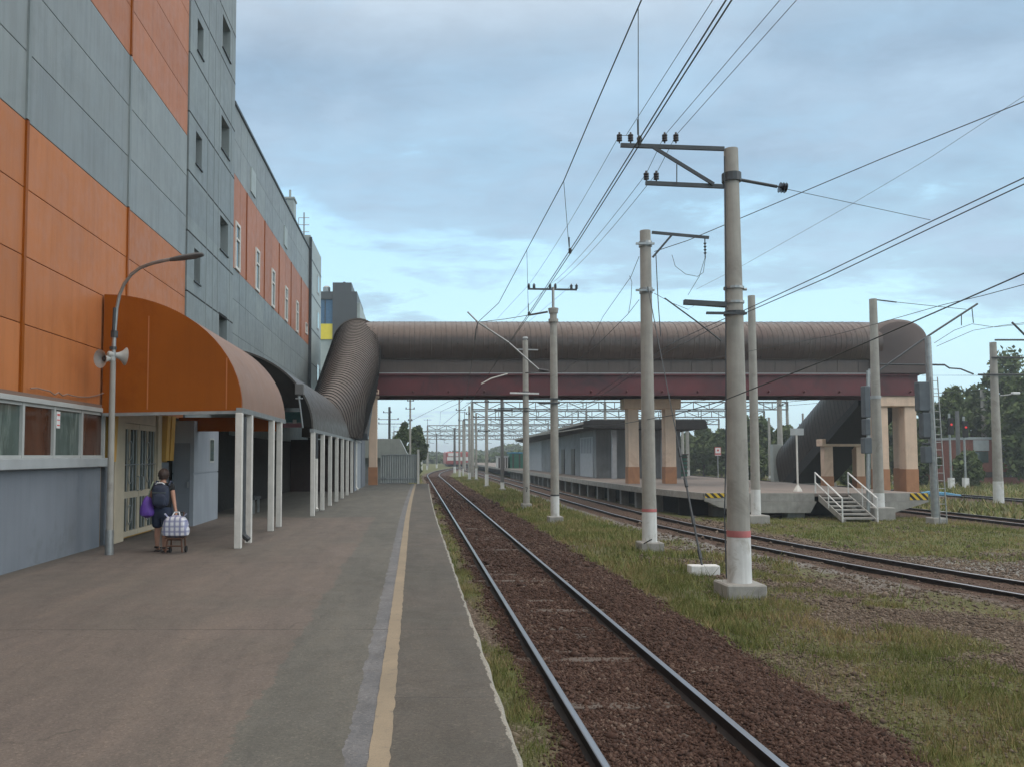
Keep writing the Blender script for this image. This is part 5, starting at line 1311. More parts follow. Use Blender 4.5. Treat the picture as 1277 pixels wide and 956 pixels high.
wire([at(1300, 347, Y=18), at(1277, 355, Y=18.5), at(1225, 369, Y=20), at(1177, 380, Y=22), at(1100, 402, Y=26), at(1040, 418, Y=30), at(860, 452, Y=42)], 'thin sagging cable crossing before the bridge hood at the right', .009)
wire([at(1290, 403, Y=40), at(1240, 408, Y=40), at(1212, 404, Y=38.5), at(1190, 412, Y=38.2), at(1165, 428, Y=38)], 'messenger wire at the far right of the bridge', .012)
wire([at(1290, 401, Y=39), at(1250, 406, Y=39), at(1214, 412, Y=38.5), at(1200, 418, Y=38), at(1168, 432, Y=37)], 'jumper wire below the cantilever at the far right', .012)
wire([at(1290, 470, Y=52), at(1214, 468, Y=38.5), at(1150, 468, Y=49), ], 'contact wire held by the right cantilever', .012)
wire([at(816, 366, Y=25.7), at(838, 378, Y=27), at(858, 386, Y=27), at(866, 381, Y=27), at(907, 384, Y=17.5)], 'slack jumper between the second pole and the big pole', .008)
wire([at(838, 318, Y=25.6), at(842, 332, Y=25.6), at(855, 342, Y=25.6), at(870, 345, Y=25.6), at(877, 340, Y=25.6), at(880, 320, Y=25.6)], 'loop of wire hanging under the crossarm of the second pole', .008)
wire([at(879, 322, Y=25.6), at(872, 345, Y=26), at(858, 368, Y=27)], 'short drop wire right of the second pole', .008)
wire([at(797, 320, Y=25.6), at(787, 345, Y=26.5), at(752, 395, Y=32), at(735, 430, Y=40)], 'upper anchor wire falling left from the second pole', .009)
wire([at(797, 374, Y=25.6), at(783, 392, Y=27), at(745, 430, Y=34), at(700, 465, Y=44)], 'lower anchor wire falling left from the second pole', .009)
wire([at(785, 344, Y=26.4), at(788, 352, Y=26.4), at(787, 372, Y=26.4), at(784, 390, Y=27)], 'small loop wire left of the second pole', .008)
wire([at(829, 372, Y=26), at(870, 402, Y=26.5), at(899, 425, Y=28)], 'rusty tube brace hanging between the two nearest poles', .022, m_steel)
wire([at(505, 528, Y=95), at(560, 500, Y=80), at(700, 470, Y=54)], 'faint far wire rising to the bridge from the left', .014)
for k, (xa, za) in enumerate(((12, 6.2), (15.5, 6.3), (21, 6.2), (26, 6.5), (33, 6.3), (38.2, 6.4))):
    wire([(xa, 54, za - .3), (xa, 108, za + .9), (xa, 160, za + .3), (xa, 245, za + .9)], ['far catenary wire nearest the shed roof edge', 'far catenary wire over the shed', 'far catenary wire left of the green booth', 'far catenary wire over the right platform side', 'far catenary wire left of the dark stair', 'far catenary wire over the farthest track'][k], .02)

# ================================================================== LAMP POST with loudspeakers
yl_ = 14.6; base = at(136, 691, Z=0.0); yl_ = base.y
lp = thing('lamp_post', 'thin grey lamp post with a curved arm and two horn loudspeakers', 'lamp post', tuple(base))
m = MB(); m.tube([base, at(136.5, 660, Y=yl_)], .075, 12); m.build('sleeve', m_galv, lp, smooth=True)
m = MB(); m.tube([at(136.5, 662, Y=yl_), at(138.5, 560, Y=yl_), at(141, 450, Y=yl_)], [.06, .055, .05], 10); m.build('lower_pole', m_pole, lp, smooth=True)
m = MB(); arc = [(141, 450), (143, 410), (145.5, 385), (149, 368), (155, 354), (164, 342), (175, 334), (190, 328.5), (203, 325.5), (216, 323)]
m.tube([at(a, b_, Y=yl_ - .004 * (a - 141)) for a, b_ in arc], [.042, .038] + [.031] * 8, 10); m.build('arm', m_galv, lp, smooth=True)
a = at(212, 324, Y=yl_ - .3); b_ = at(254, 317.5, Y=yl_ - .45)
m = MB(); d = (b_ - a); rings = []
for f, w, h in ((0, .03, .03), (.12, .05, .04), (.3, .09, .045), (.75, .11, .05), (.97, .08, .03), (1, .05, .015)):
    c0 = a + d * f; rings.append([c0 + Vector((0, w * math.cos(t), h * math.sin(t))) for t in np.linspace(0, 2 * PI, 12, endpoint=False)])
m.loft(rings); m.build('lamp_head', m_poledark, lp, smooth=True)
m = MB(); m.tube([at(141.5, 412, Y=yl_ - .06), at(143, 384, Y=yl_ - .06)], .03, 8); m.lathe(at(142.5, 421, Y=yl_), [(0, .065), (.12, .065)], 10); m.lathe(at(141, 436, Y=yl_), [(0, .065), (.05, .065)], 10); m.build('clamp', m_steel, lp)
for dxx, ax, q in ((-1, Vector((-.55, -1, -.12)), at(128.5, 447.5, Y=yl_ - .16)), (1, Vector((1, .75, -.1)), at(152, 444, Y=yl_ + .1))):
    ax.normalize(); hb = MB(); o_ = q - ax * .26
    hb._lathe(o_, [(0, .03), (.02, .055), (.1, .06), (.12, .035), (.2, .06), (.27, .1), (.31, .15), (.325, .165), (.32, .15), (.28, .095), (.2, .05), (.19, .0)], 18, ax)
    ho = hb.build('horn', m_horn, lp, smooth=True)
    hb = MB(); hb._lathe(q - ax * .06, [(0, .05), (.05, .045), (.07, .02)], 12, ax); hb.build('horn_core', m_steel, ho)
    hb = MB(); hb.tube([o_ + ax * .08, (at(141, 447, Y=yl_))], .02, 6); hb.build('horn_bracket', m_steel, ho)

# ================================================================== BACKGROUND
tr = thing('red_train', 'red and white train standing far down the tracks', 'train', (9, 215, -1.1))
m = MB(); xa, xb = at(556, 575, Y=215).x, at(586, 575, Y=215).x
for k in range(1): m.box(xa, xb, 215, 235, -.6, 2.6)
m.build('body', m_trainred, tr, bevel=.3)
m = MB(); m.box(xa + .3, xb - .3, 214.9, 215, .4, 1.3); m.box(xa + .6, xb - 3, 214.9, 215, 1.5, 2.3); m.build('white_panel', m_trainwhite, tr)
m = MB(); m.box(xa + .5, xb - .5, 215.5, 234, -1.1, -.6); m.build('bogie', m_black, tr)
for i, (px0, px1, mt, ztp, lab, py) in enumerate(((621, 633, m_trainwhite, 1.5, 'white framed kiosk far beyond the shed', 0), (636, 668, m_greenp, 2.0, 'dark green wagon standing beyond the shed', 0))):
    Yk = 112; t = thing('freight_wagon' if i else 'far_kiosk', lab, 'wagon' if i else 'kiosk', tuple(at((px0 + px1) / 2, 590, Y=Yk)))
    xa, xb = at(px0, 570, Y=Yk).x, at(px1, 570, Y=Yk).x
    m = MB(); m.box(xa, xb, Yk, Yk + 3, -.6 if i else 0, ztp); m.build('body', mt, t, bevel=.05)
    m = MB()
    for k in range(4): xx = xa + (xb - xa) * (k + .5) / 4; m.box(xx - .1, xx + .1, Yk - .05, Yk, 0.05, ztp - .1)
    m.build('door', m_stairdk, t); m = MB(); m.box(xa - .1, xb + .1, Yk - .1, Yk + 3.1, ztp, ztp + .15); m.build('roof', m_blue if i else m_trim, t)
bb = thing('brick_building', 'low brick red building with pale window band at the far right', 'building', (70, 86, -1.2))
xa = at(1209, 600, Y=86).x
m = MB(); m.box(xa, xa + 30, 86, 98, -1.2, 3.35); m.build('wall', m_brick, bb)
m = MB(); m.box(xa - .1, xa + 30, 85.9, 98.1, 3.35, 3.6); m.build('roof', m_trim, bb)
m = MB(); m.box(xa - .05, xa + 30, 85.94, 86, -.5, .05); m.build('plinth', m_stairdk, bb)
for k in range(9):
    x_ = xa + .5 + k * 2.6; m = MB(); m.box(x_, x_ + 1.6, 85.93, 86, 2.2, 3.3); wo = m.build('window', m_trim, bb)
    m = MB(); m.box(x_ + .1, x_ + 1.5, 85.93, 85.99, 1.0, 2.15); m.build('lower_window', m_glass, bb)
xa = at(1140, 583, Y=118).x


def tree(px, by, ty, wpx, Yt, mat, label, group='trees along the far side of the yard', name='tree', dens=1.0):
    p = at(px, by, Y=Yt); base = -1.25; top = at(px, ty, Y=Yt).z; R = wpx / 2 / F * Yt; H = top - base
    t = thing(name, label, 'tree', (p.x, Yt, base), group)
    rs = random.Random(int(px * 131 + Yt)); m = MB(); cz = base + H * .55
    m.tube([(p.x, Yt, base), (p.x + .1, Yt, base + H * .4), (p.x, Yt, base + H * .85)], [.03 * H, .022 * H, .006 * H], 7)
    for k in range(7):
        a = rs.uniform(0, 6.28); z0 = base + H * rs.uniform(.25, .6); m.tube([(p.x, Yt, z0), (p.x + math.cos(a) * R * .6, Yt + math.sin(a) * R * .6, z0 + H * .2)], [.012 * H, .004 * H], 5)
    m.build('trunk', m_bark, t)
    # clumps through the volume of the crown
    rg = np.random.default_rng(int(px * 17 + Yt)); nc = int(60 * dens)
    u = rg.normal(0, 1, (nc, 3)); u /= np.linalg.norm(u, axis=1)[:, None]; rr = rg.uniform(.25, 1, nc) ** .5
    cc = u * rr[:, None] * np.array([R * .95, R * .95, H * .47]) + np.array([p.x, Yt, base + H * .55])
    taper = 1 - .45 * np.clip((cc[:, 2] - (base + H * .55)) / (H * .45), 0, 1); cc[:, 0] = p.x + (cc[:, 0] - p.x) * taper; cc[:, 1] = Yt + (cc[:, 1] - Yt) * taper
    cr = rg.uniform(.2, .45, nc) * min(R, H * .5)
    nl = int(110 * dens); L = np.repeat(cc, nl, 0); lr = np.repeat(cr, nl)
    q = rg.normal(0, 1, L.shape); q /= np.linalg.norm(q, axis=1)[:, None]; L = L + q * (lr * rg.uniform(.3, 1.12, len(lr)) ** .6)[:, None]
    L = L[L[:, 2] > base + .25]; k = len(L); s = (.0022 * Yt + .04) * rg.uniform(.7, 1.6, k)
    a = rg.normal(0, 1, (k, 3)); a /= np.linalg.norm(a, axis=1)[:, None]; b2 = np.cross(a, rg.normal(0, 1, (k, 3))); b2 /= np.linalg.norm(b2, axis=1)[:, None]
    V = np.stack([L - a * s[:, None], L + b2 * s[:, None] * .6, L + a * s[:, None], L - b2 * s[:, None] * .6], 1).reshape(-1, 3)
    V[:, 2] = np.maximum(V[:, 2], base); V = V - np.array([p.x, Yt, base]); me = bpy.data.meshes.new('crown'); fast_mesh(me, V, np.arange(len(V)).reshape(-1, 4)); me.materials.append(mat)
    o = bpy.data.objects.new('crown', me); C.objects.link(o); o.parent = t
    return t


TR = [(1262, 598, 440, 74, 92, 0), (1215, 598, 478, 58, 96, 0), (1188, 599, 482, 46, 92, 1), (1282, 598, 470, 60, 84, 1), (1160, 599, 505, 50, 95, 0), (1128, 600, 513, 46, 98, 0), (1100, 600, 516, 44, 96, 1),
      (1072, 600, 520, 40, 95, 0), (1045, 601, 525, 40, 98, 0), (1010, 600, 530, 40, 102, 0), (980, 600, 532, 38, 106, 1), (952, 599, 527, 40, 108, 0), (925, 599, 520, 42, 112, 0), (900, 598, 540, 36, 118, 0), (878, 597, 536, 38, 122, 1), (858, 597, 545, 34, 126, 0),
      (1235, 598, 500, 44, 100, 1), (1150, 599, 545, 36, 80, 1), (1090, 602, 560, 34, 78, 1), (940, 599, 556, 34, 96, 1), (1205, 602, 566, 34, 78, 1), (1060, 602, 568, 26, 76, 1)]
TL = ['tallest dark tree at the far right behind the lamp pole', 'dark tree directly above the brick building roof', 'mid green tree behind the red signals', 'mid green tree cut by the right picture border', 'dark tree behind the signal mast', 'dark tree seen between the peach columns', 'mid green tree left of the peach columns',
      'dark tree behind the low stair pier', 'dark tree behind the dark stair tube', 'dark tree at the foot of the dark stair tube', 'mid green tree left of the dark stair tube', 'dark tree right of the big pole', 'dark tree behind the big pole', 'dark tree behind the square sign', 'mid green tree right of the green booth', 'dark tree just right of the shed roof end',
      'mid green tree beside the tallest tree at the far right', 'low bush behind the signal mast ladder', 'low bush left of the stair pole', 'low bush by the bare concrete pole', 'low bush in front of the brick building corner', 'low bush under the dark stair tube']
for (px, by, ty, w, Yt, k), lab in zip(TR, TL): tree(px, by, ty, w, Yt, m_leaf_mid if k else m_leaf_dark, lab, name='bush' if 'bush' in lab else 'tree')
for px, by, ty, w, Yt, lab in ((505, 590, 528, 24, 105, 'green tree behind the sheet gate, left of the slim pole'), (520, 590, 532, 22, 112, 'green tree behind the sheet gate, right of the slim pole'), (494, 590, 545, 18, 100, 'low green tree above the grey gable roof')):
    tree(px, by, ty, w, Yt, m_leaf_mid if w < 20 else m_leaf_dark, lab, 'trees behind the gate')


# far treeline and town on the horizon: one mass
def treeline():
    rg = np.random.default_rng(5); V = []
    for (x0, x1, Y0, h, n) in ((-160, 60, 420, 8.5, 9000), (60, 420, 400, 12, 14000), (-80, 30, 300, 5, 4500), (24, 130, 230, 6.5, 9000), (30, 130, 128, 6.6, 22000)):
        X = rg.uniform(x0, x1, n); Yv = Y0 + rg.uniform(0, 25, n); hh = h * (.35 + .9 * fbm(X, X * 0, .06, 4, 8)); Z = -1.6 + hh * rg.uniform(0, 1, n) ** .6
        P = np.stack([X, Yv, Z], -1); s = (.9 if Y0 > 200 else .42) * rg.uniform(.6, 1.5, n)
        a = rg.normal(0, 1, (n, 3)); a /= np.linalg.norm(a, axis=1)[:, None]; b2 = np.cross(a, rg.normal(0, 1, (n, 3))); b2 /= np.linalg.norm(b2, axis=1)[:, None]
        V.append(np.stack([P - a * s[:, None], P + b2 * s[:, None] * .7, P + a * s[:, None], P - b2 * s[:, None] * .7], 1).reshape(-1, 3))
    V = np.concatenate(V); me = bpy.data.meshes.new('far_woods'); fast_mesh(me, V, np.arange(len(V)).reshape(-1, 4)); me.materials.append(m_leaf_dark)
    o = bpy.data.objects.new('far_woods', me); C.objects.link(o); tag(o, 'low line of far woods along the horizon', 'woods', kind='stuff')


treeline()

# ================================================================== PERSON with bags and a trolley
def skin_mesh(name, verts, edges, radii, mat, parent, root=0, sub=2):
    me = bpy.data.meshes.new(name); me.from_pydata([tuple(v) for v in verts], edges, []); o = bpy.data.objects.new(name, me); C.objects.link(o)
    md = o.modifiers.new('skin', 'SKIN'); md.use_smooth_shade = True
    for i, d in enumerate(me.skin_vertices[0].data):
        r = radii[i]; d.radius = r if hasattr(r, '__len__') else (r, r); d.use_root = (i == root)
    o.modifiers.new('sub', 'SUBSURF').levels = sub; o.modifiers['sub'].render_levels = sub
    dg = bpy.context.evaluated_depsgraph_get(); me2 = bpy.data.meshes.new_from_object(o.evaluated_get(dg)); o.modifiers.clear(); o.data = me2; me2.name = name
    me2.materials.clear(); me2.materials.append(mat); me2.polygons.foreach_set('use_smooth', [True] * len(me2.polygons))
    if parent is not None: o.parent = parent
    return o


FX, FY = -4.60, 15.45
pe = thing('person', 'woman walking away in black top and knee length denim, hand on a trolley handle', 'person', (FX, FY, 0))
# local coordinates: +y away from the camera, +x right
k = {}
V = []; E = []; R = []
def vt(n, p, r, link=None):
    k[n] = len(V); V.append(Vector(p)); R.append(r)
    if link: E.append((k[link], k[n]))
vt('pelvis', (0, 0, .80), (.135, .10)); vt('waist', (0, .01, .95), (.125, .095), 'pelvis'); vt('chest', (0, .02, 1.12), (.145, .10), 'waist'); vt('neckb', (0, .035, 1.24), (.075, .065), 'chest'); vt('neck', (0, .05, 1.285), .045, 'neckb'); vt('skull', (0, .065, 1.36), (.07, .08), 'neck'); vt('crown', (0, .075, 1.445), (.06, .07), 'skull')
for s, n in ((-1, 'l'), (1, 'r')):
    vt(n + 'hip', (s * .085, 0, .74), .095, 'pelvis')
    kn = (s * .085, .05 if s < 0 else -.03, .42); an = (s * .08, .02 if s < 0 else -.10, .09)
    vt(n + 'knee', kn, .06, n + 'hip'); vt(n + 'calf', (s * .085, kn[1] * .5 + an[1] * .5 - .02, .29), .056, n + 'knee'); vt(n + 'ankle', an, .034, n + 'calf'); vt(n + 'heel', (s * .08, an[1] + .03, .045), .036, n + 'ankle'); vt(n + 'toe', (s * .095, an[1] + .16, .03), (.042, .026), n + 'heel')
    vt(n + 'sh', (s * .16, .03, 1.19), .058, 'chest')
    if s > 0: el = (.215, -.02, .94); wr = (.27, -.08, .745)
    else: el = (-.24, .02, .96); wr = (-.20, .12, .80)
    vt(n + 'elbow', el, .04, n + 'sh'); vt(n + 'wrist', wr, .026, n + 'elbow')
    pl = (Vector(wr) - Vector(el)).normalized(); pm = Vector(wr) + pl * .055; vt(n + 'palm', pm, (.034, .018), n + 'wrist')
    for j, ln in enumerate((.058, .068, .062, .048)):
        a = pm + pl * .02 + Vector((0, -.027 + j * .018, 0)); c0 = a + pl * ln * .55; c1 = c0 + (pl * .5 + Vector((-s * .75, 0, 0))).normalized() * ln * .5
        vt('%sf%da' % (n, j), a, .0095, n + 'palm'); vt('%sf%db' % (n, j), c0, .009, '%sf%da' % (n, j)); vt('%sf%dc' % (n, j), c1, .008, '%sf%db' % (n, j))
    a = Vector(wr) + pl * .02 + Vector((0, .025, 0)); vt(n + 'th', a, .012, n + 'wrist'); vt(n + 'thb', a + pl * .03 + Vector((-s * .01, .022, 0)), .010, n + 'th')
skin_mesh('body', V, E, R, m_skin, pe)
face = MB(); face.lathe((0 + FX, FY + .145, 1.375), [(0, .012), (.025, .014), (.035, .004)], 8, (0, 1, -.3)); face.build('nose', m_skin, pe)
for s in (-1, 1):
    e_ = MB(); e_._lathe(Vector((FX + s * .073, FY + .07, 1.375)), [(0, .012), (.004, .028), (.012, .026), (.018, .01)], 10, Vector((s, -.2, 0)).normalized()); e_.build('ear', m_skin, pe)
    e_ = MB(); e_.lathe((FX + s * .028, FY + .138, 1.385), [(0, .012), (.006, .008)], 8, (0, 1, 0)); e_.build('eye', m_black, pe)
e_ = MB(); e_.bar((FX - .025, FY + .135, 1.325), (FX + .025, FY + .135, 1.325), .008, .008); e_.build('mouth', m_sandal, pe)
# hair: short bob covering the back of the head
hv = []; hf = []
for i, z in enumerate(np.linspace(1.31, 1.505, 9)):
    f = (z - 1.31) / .195; rad = .098 * math.sqrt(max(0.02, 1 - max(0, (f - .45) / .58) ** 2)) * (.82 + .25 * min(1, f / .4))
    for j in range(18):
        a = 2 * PI * j / 18; front = max(0, math.sin(a)) * (1 if f < .62 else 0); w = 1 + .05 * math.sin(7 * a + 3 * i)
        hv.append((rad * math.cos(a) * w * .95, .065 + rad * math.sin(a) * w * (1 - .75 * front) + .0, z + .008 * math.sin(5 * a)))
for i in range(8):
    for j in range(18): hf.append((i * 18 + j, i * 18 + (j + 1) % 18, (i + 1) * 18 + (j + 1) % 18, (i + 1) * 18 + j))
hf.append(tuple(8 * 18 + j for j in range(18))); hf.append(tuple(range(17, -1, -1)))
h_ = MB(); h_.add([(x + FX, y + FY, z) for x, y, z in hv], hf); h_.build('hair', m_hair, pe, smooth=True)
skin_mesh('shirt', [(0, 0, .725), (0, .01, .90), (0, .02, 1.12), (0, .035, 1.225), (-.165, .03, 1.185), (-.205, .026, 1.08), (.165, .03, 1.185), (.195, .0, 1.08)], [(0, 1), (1, 2), (2, 3), (2, 4), (4, 5), (2, 6), (6, 7)], [(.19, .155), (.19, .15), (.172, .125), (.08, .07), .072, .062, .072, .062], m_tee, pe)
skin_mesh('shorts', [(0, 0, .86), (0, 0, .77), (-.085, .012, .66), (-.09, .04, .50), (.085, -.005, .66), (.09, -.022, .50), (-.092, .045, .42), (.092, -.03, .42)], [(0, 1), (1, 2), (2, 3), (1, 4), (4, 5), (3, 6), (5, 7)], [(.185, .145), (.19, .145), .12, .103, .12, .103, .098, .098], m_denim, pe)
for s, dy in ((-1, .02), (1, -.10)):
    m = MB(); m.prism([(FX + s * .085 - .045, FY + dy - .05), (FX + s * .085 + .045, FY + dy - .05), (FX + s * .09 + .05, FY + dy + .17), (FX + s * .09 - .045, FY + dy + .18)], 0, .028, 'xy')
    m.bar((FX + s * .085 - .045, FY + dy + .1, .06), (FX + s * .085 + .05, FY + dy + .1, .06), .03, .02); m.bar((FX + s * .085 - .04, FY + dy - .03, .085), (FX + s * .085 + .04, FY + dy - .03, .085), .02, .03); m.build('sandal', m_sandal, pe)


def soft_box(cx, cy, cz, w, d, h, n=3, sq=.6, wob=.0, seed=1):
    rs = random.Random(seed); rings = []
    for i in range(9):
        t = -1 + 2 * i / 8; r = (1 - abs(t) ** 4) ** .35 if abs(t) < 1 else .25; ring = []
        for j in range(20):
            a = 2 * PI * j / 20; ca, sa = math.cos(a), math.sin(a); e = sq
            ring.append((cx + w / 2 * r * math.copysign(abs(ca) ** e, ca) * (1 + wob * rs.uniform(-1, 1)), cy + d / 2 * r * math.copysign(abs(sa) ** e, sa) * (1 + wob * rs.uniform(-1, 1)), cz + h / 2 * t))
        rings.append(ring)
    m = MB(); m.loft(rings); return m


bp = thing('backpack', 'dark navy backpack worn on the back of the walking woman', 'backpack', (FX + .03, FY - .17, .9))
soft_box(FX + .03, FY - .19, 1.02, .29, .17, .44, wob=.02).build('main_bag', m_navy, bp, smooth=True); soft_box(FX + .03, FY - .285, .95, .24, .09, .23, wob=.03, seed=4).build('pocket', m_navy, bp, smooth=True)
m = MB(); m.tube([(FX - .06, FY - .2, 1.225), (FX - .02, FY - .22, 1.255), (FX + .06, FY - .22, 1.255), (FX + .1, FY - .2, 1.225)], .012, 6); m.build('handle', m_signwhite, bp)
for s in (-.1, .15):
    m = MB(); pts = [(FX + s, FY - .12, 1.2), (FX + s, FY - .02, 1.275), (FX + s, FY + .09, 1.26), (FX + s, FY + .165, 1.15), (FX + s, FY + .12, 1.0)]; m.tube(pts, .018, 6); m.build('strap', m_navy, bp)
m = MB(); m.bar((FX - .09, FY - .3, 1.08), (FX + .15, FY - .3, 1.08), .006, .006); m.build('zip', m_strap, bp)
hb = thing('shoulder_bag', 'purple patterned shoulder bag hanging at the left hip of the woman', 'bag', (FX - .25, FY - .1, .7))
pb = soft_box(FX - .25, FY - .09, .82, .25, .30, .40, wob=.07, sq=.85, seed=8)
pb.v = [(FX - .235 + (x_ - FX + .25) * (1.1 - .75 * max(0, (z_ - .74)) / .3), FY - .09 + (y_ - FY + .09) * (1.1 - .6 * max(0, (z_ - .74)) / .3), z_) for x_, y_, z_ in pb.v]
pb.build('pouch', m_purple, hb, smooth=True)
m = MB(); m.tube([(FX - .22, FY - .12, .98), (FX - .19, FY - .1, 1.12), (FX - .16, FY - .02, 1.275), (FX - .17, FY + .08, 1.24), (FX - .23, FY + .05, 1.0)], .014, 6); m.build('strap', m_strap, hb)
TX, TY = -4.27, 15.2
tc = thing('trolley', 'small brown framed hand trolley standing under the checked bag', 'trolley', (TX, TY, 0))
m = MB()
for s in (-1, 1):
    m.tube([(TX + s * .15, TY - .12, .03), (TX + s * .12, TY - .08, .26), (TX + s * .12, TY + .14, .3)], .016, 6); m.tube([(TX + s * .12, TY + .14, .3), (TX + s * .13, TY + .16, .06)], .016, 6)
    m.tube([(TX + s * .1, TY + .14, .28), (TX + s * .08, TY + .2, .72)], .012, 6)
m.tube([(TX - .14, TY - .1, .14), (TX + .14, TY - .1, .14)], .014, 6); m.tube([(TX - .13, TY - .09, .25), (TX + .13, TY - .09, .25)], .014, 6); m.build('frame', m_wood, tc)
m = MB(); m.tube([(TX - .08, TY + .2, .72), (TX + .08, TY + .2, .72)], .014, 6); m.build('handle', m_steel, tc)
m = MB(); m.box(TX - .16, TY and TX + .16, TY - .12, TY + .14, .265, .285); m.build('tray', m_wood, tc)
for s in (-1, 1):
    m = MB(); m.lathe((TX + s * .14 - .015, TY + .16, .06), [(0, .06), (.03, .06)], 14, (1, 0, 0)); m.build('wheel', m_black, tc)
m = soft_box(TX, TY - .02, .48, .46, .28, .40, wob=.06, sq=.5, seed=3)
m.v = [(TX + (x_ - TX) * (1.14 - .36 * (z_ - .28) / .4), y_, z_) for x_, y_, z_ in m.v]
# crumpled ears of the closed bag
m2 = MB()
cb = thing('checked_bag', 'white and blue checked carrier bag riding on the trolley', 'bag', (TX, TY, .29))
m.build('sack', m_check, cb, smooth=True)
for s in (-1, 1):
    m = MB(); m.loft([[(TX + s * (.10 + .02 * q), TY - .05 + dy, .60 + dz) for dy, dz in ((-.02, 0), (.05, 0), (.05, .02), (-.02, .02))] if q == 0 else [(TX + s * (.10 + .045 * q), TY - .05 + dy, .60 + .05 * q + dz) for dy, dz in ((-.03, 0), (.06, 0), (.06, .01), (-.03, .01))] for q in range(3)]); m.build('corner', m_check, cb)
m = MB(); m.tube([(TX - .07, TY + .0, .66), (TX - .04, TY + .04, .73), (TX + .04, TY + .04, .73), (TX + .07, TY, .66)], .012, 6); m.build('handle', m_signwhite, cb)

# ================================================================== HAZE
mh = bpy.data.materials.new('pale air'); mh.use_nodes = True; nt = mh.node_tree; nt.nodes.clear()
ho_ = nt.nodes.new('ShaderNodeOutputMaterial'); pv = nt.nodes.new('ShaderNodeVolumePrincipled')
pv.inputs['Color'].default_value = (0.86, 0.93, 1.0, 1); pv.inputs['Density'].default_value = 0.0008; pv.inputs['Anisotropy'].default_value = 0.2
nt.links.new(pv.outputs[0], ho_.inputs['Volume'])
m = MB(); m.box(-950, 1450, -60, 2650, -3.2, 30); hz = m.build('haze', mh); tag(hz, 'thin pale evening air over the yard', 'haze', kind='stuff')

# ================================================================== SKY AND LIGHT
W = bpy.data.worlds.new('World'); S.world = W; W.use_nodes = True; nt = W.node_tree; nt.nodes.clear()
SUN_EL, SUN_AZ = math.radians(24), math.radians(118)     # azimuth clockwise from +Y
out = nt.nodes.new('ShaderNodeOutputWorld'); bg = nt.nodes.new('ShaderNodeBackground')
sky = nt.nodes.new('ShaderNodeTexSky'); sky.sky_type = 'NISHITA'; sky.sun_disc = False; sky.sun_elevation = SUN_EL; sky.sun_rotation = SUN_AZ; sky.air_density = 1.0; sky.dust_density = 1.5
tc_ = nt.nodes.new('ShaderNodeTexCoord'); sp = nt.nodes.new('ShaderNodeSeparateXYZ'); nt.links.new(tc_.outputs['Generated'], sp.inputs[0])
z = mth(nt, 'MAXIMUM', sp.outputs['Z'], 0.0)
den = mth(nt, 'ADD', z, 0.16)
cu = nt.nodes.new('ShaderNodeCombineXYZ'); nt.links.new(mth(nt, 'DIVIDE', sp.outputs['X'], den), cu.inputs[0]); nt.links.new(mth(nt, 'DIVIDE', sp.outputs['Y'], den), cu.inputs[1]); cu.inputs[2].default_value = 3.7
mp = nt.nodes.new('ShaderNodeMapping'); mp.inputs['Scale'].default_value = (0.75, 1.0, 1); mp.inputs['Location'].default_value = (0.35, 0.2, 0); nt.links.new(cu.outputs[0], mp.inputs[0])
n1 = noise(nt, mp.outputs[0], 0.95, 6, 0.52, 0.35); n2 = noise(nt, mp.outputs[0], 2.6, 6, 0.6, 0.3)
n3 = noise(nt, mp.outputs[0], 7.0, 5, 0.6, 0.5)
f = mth(nt, 'ADD', mth(nt, 'ADD', mth(nt, 'MULTIPLY', n1, 0.58), mth(nt, 'MULTIPLY', n2, 0.32)), mth(nt, 'MULTIPLY', n3, 0.10))
low = mth(nt, 'MULTIPLY_ADD', z, 0.75, -0.19)          # thicker cover towards the zenith, clear band over the horizon
f = mth(nt, 'ADD', f, mth(nt, 'MINIMUM', low, 0.05))
cm = ramp(nt, f, [(0.445, (0, 0, 0)), (0.495, (0.6, 0.6, 0.6)), (0.57, (1, 1, 1))])
K = 10.0
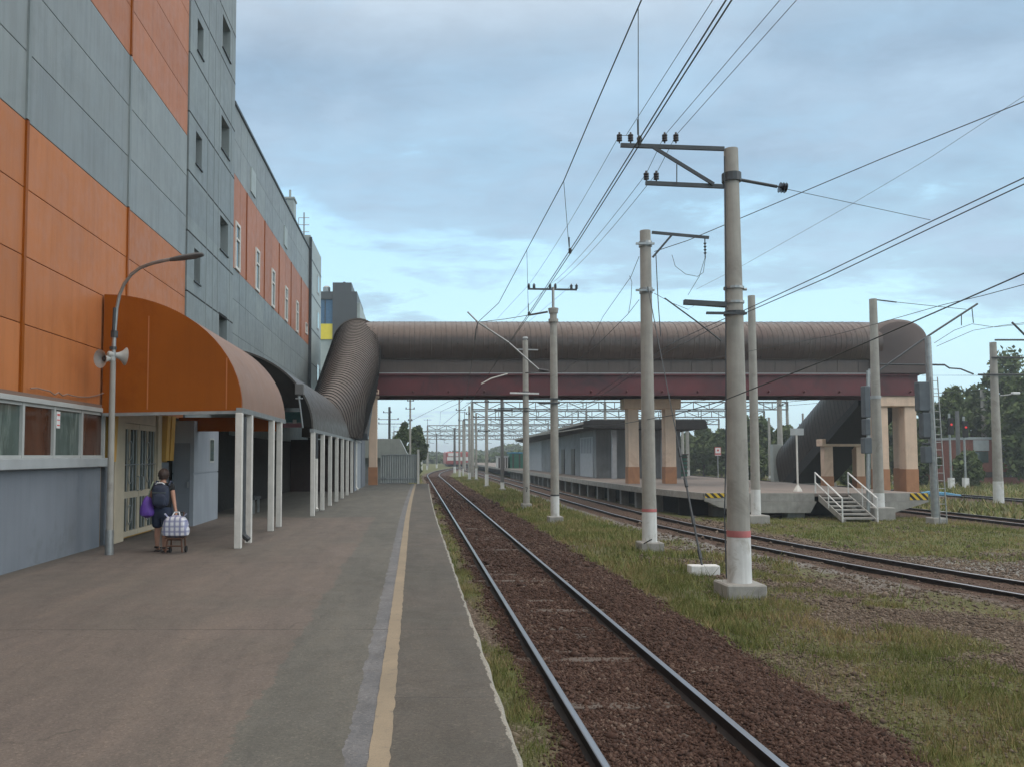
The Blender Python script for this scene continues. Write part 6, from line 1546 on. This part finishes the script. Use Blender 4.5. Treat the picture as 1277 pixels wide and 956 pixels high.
clear = ramp(nt, z, [(0.0, (0.68, 0.90, 0.97)), (0.14, (0.58, 0.88, 1.0)), (0.3, (0.47, 0.76, 0.98)), (0.6, (0.52, 0.73, 0.93))])
cloud = ramp(nt, n2, [(0.3, (0.245, 0.35, 0.475)), (0.65, (0.41, 0.565, 0.72))])
zen = ramp(nt, z, [(0.42, (1, 1, 1)), (0.75, (0.0, 0.0, 0.0))])
cloud = mixc(nt, zen, (1.0, 0.93, 0.84), cloud)   # unseen overhead cloud, made warm and bright to light the ground
painted = mixc(nt, cm, clear, cloud)
sc_ = nt.nodes.new('ShaderNodeVectorMath'); sc_.operation = 'SCALE'; nt.links.new(painted, sc_.inputs[0]); sc_.inputs['Scale'].default_value = 12.6
final = mixc(nt, 0.9, sky.outputs[0], sc_.outputs[0])
boost = mth(nt, 'MULTIPLY_ADD', mth(nt, 'MULTIPLY', mth(nt, 'SUBTRACT', z, 0.45, clamp=True), 2.2, clamp=True), 0.95, 1.0)  # extra brightness added to the sky out of view, to lift the ground
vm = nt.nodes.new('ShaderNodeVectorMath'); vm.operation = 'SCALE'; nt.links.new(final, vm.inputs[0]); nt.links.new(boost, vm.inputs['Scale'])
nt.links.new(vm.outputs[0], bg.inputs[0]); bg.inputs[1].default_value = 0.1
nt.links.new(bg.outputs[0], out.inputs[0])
sl = bpy.data.lights.new('sun', 'SUN'); sl.energy = 0.7; sl.angle = math.radians(25); sl.color = (1, 0.93, 0.84)
so = bpy.data.objects.new('sun', sl); C.objects.link(so)
d = Vector((math.sin(SUN_AZ) * math.cos(SUN_EL), math.cos(SUN_AZ) * math.cos(SUN_EL), math.sin(SUN_EL)))
so.rotation_euler = d.to_track_quat('Z', 'Y').to_euler()
S.view_settings.view_transform = 'Standard'; S.view_settings.look = 'None'; S.view_settings.exposure = 0.0; S.view_settings.gamma = 1.0
S.render.engine = 'CYCLES'
S.cycles.use_denoising = True
S.cycles.max_bounces = 6; S.cycles.diffuse_bounces = 3; S.cycles.glossy_bounces = 3
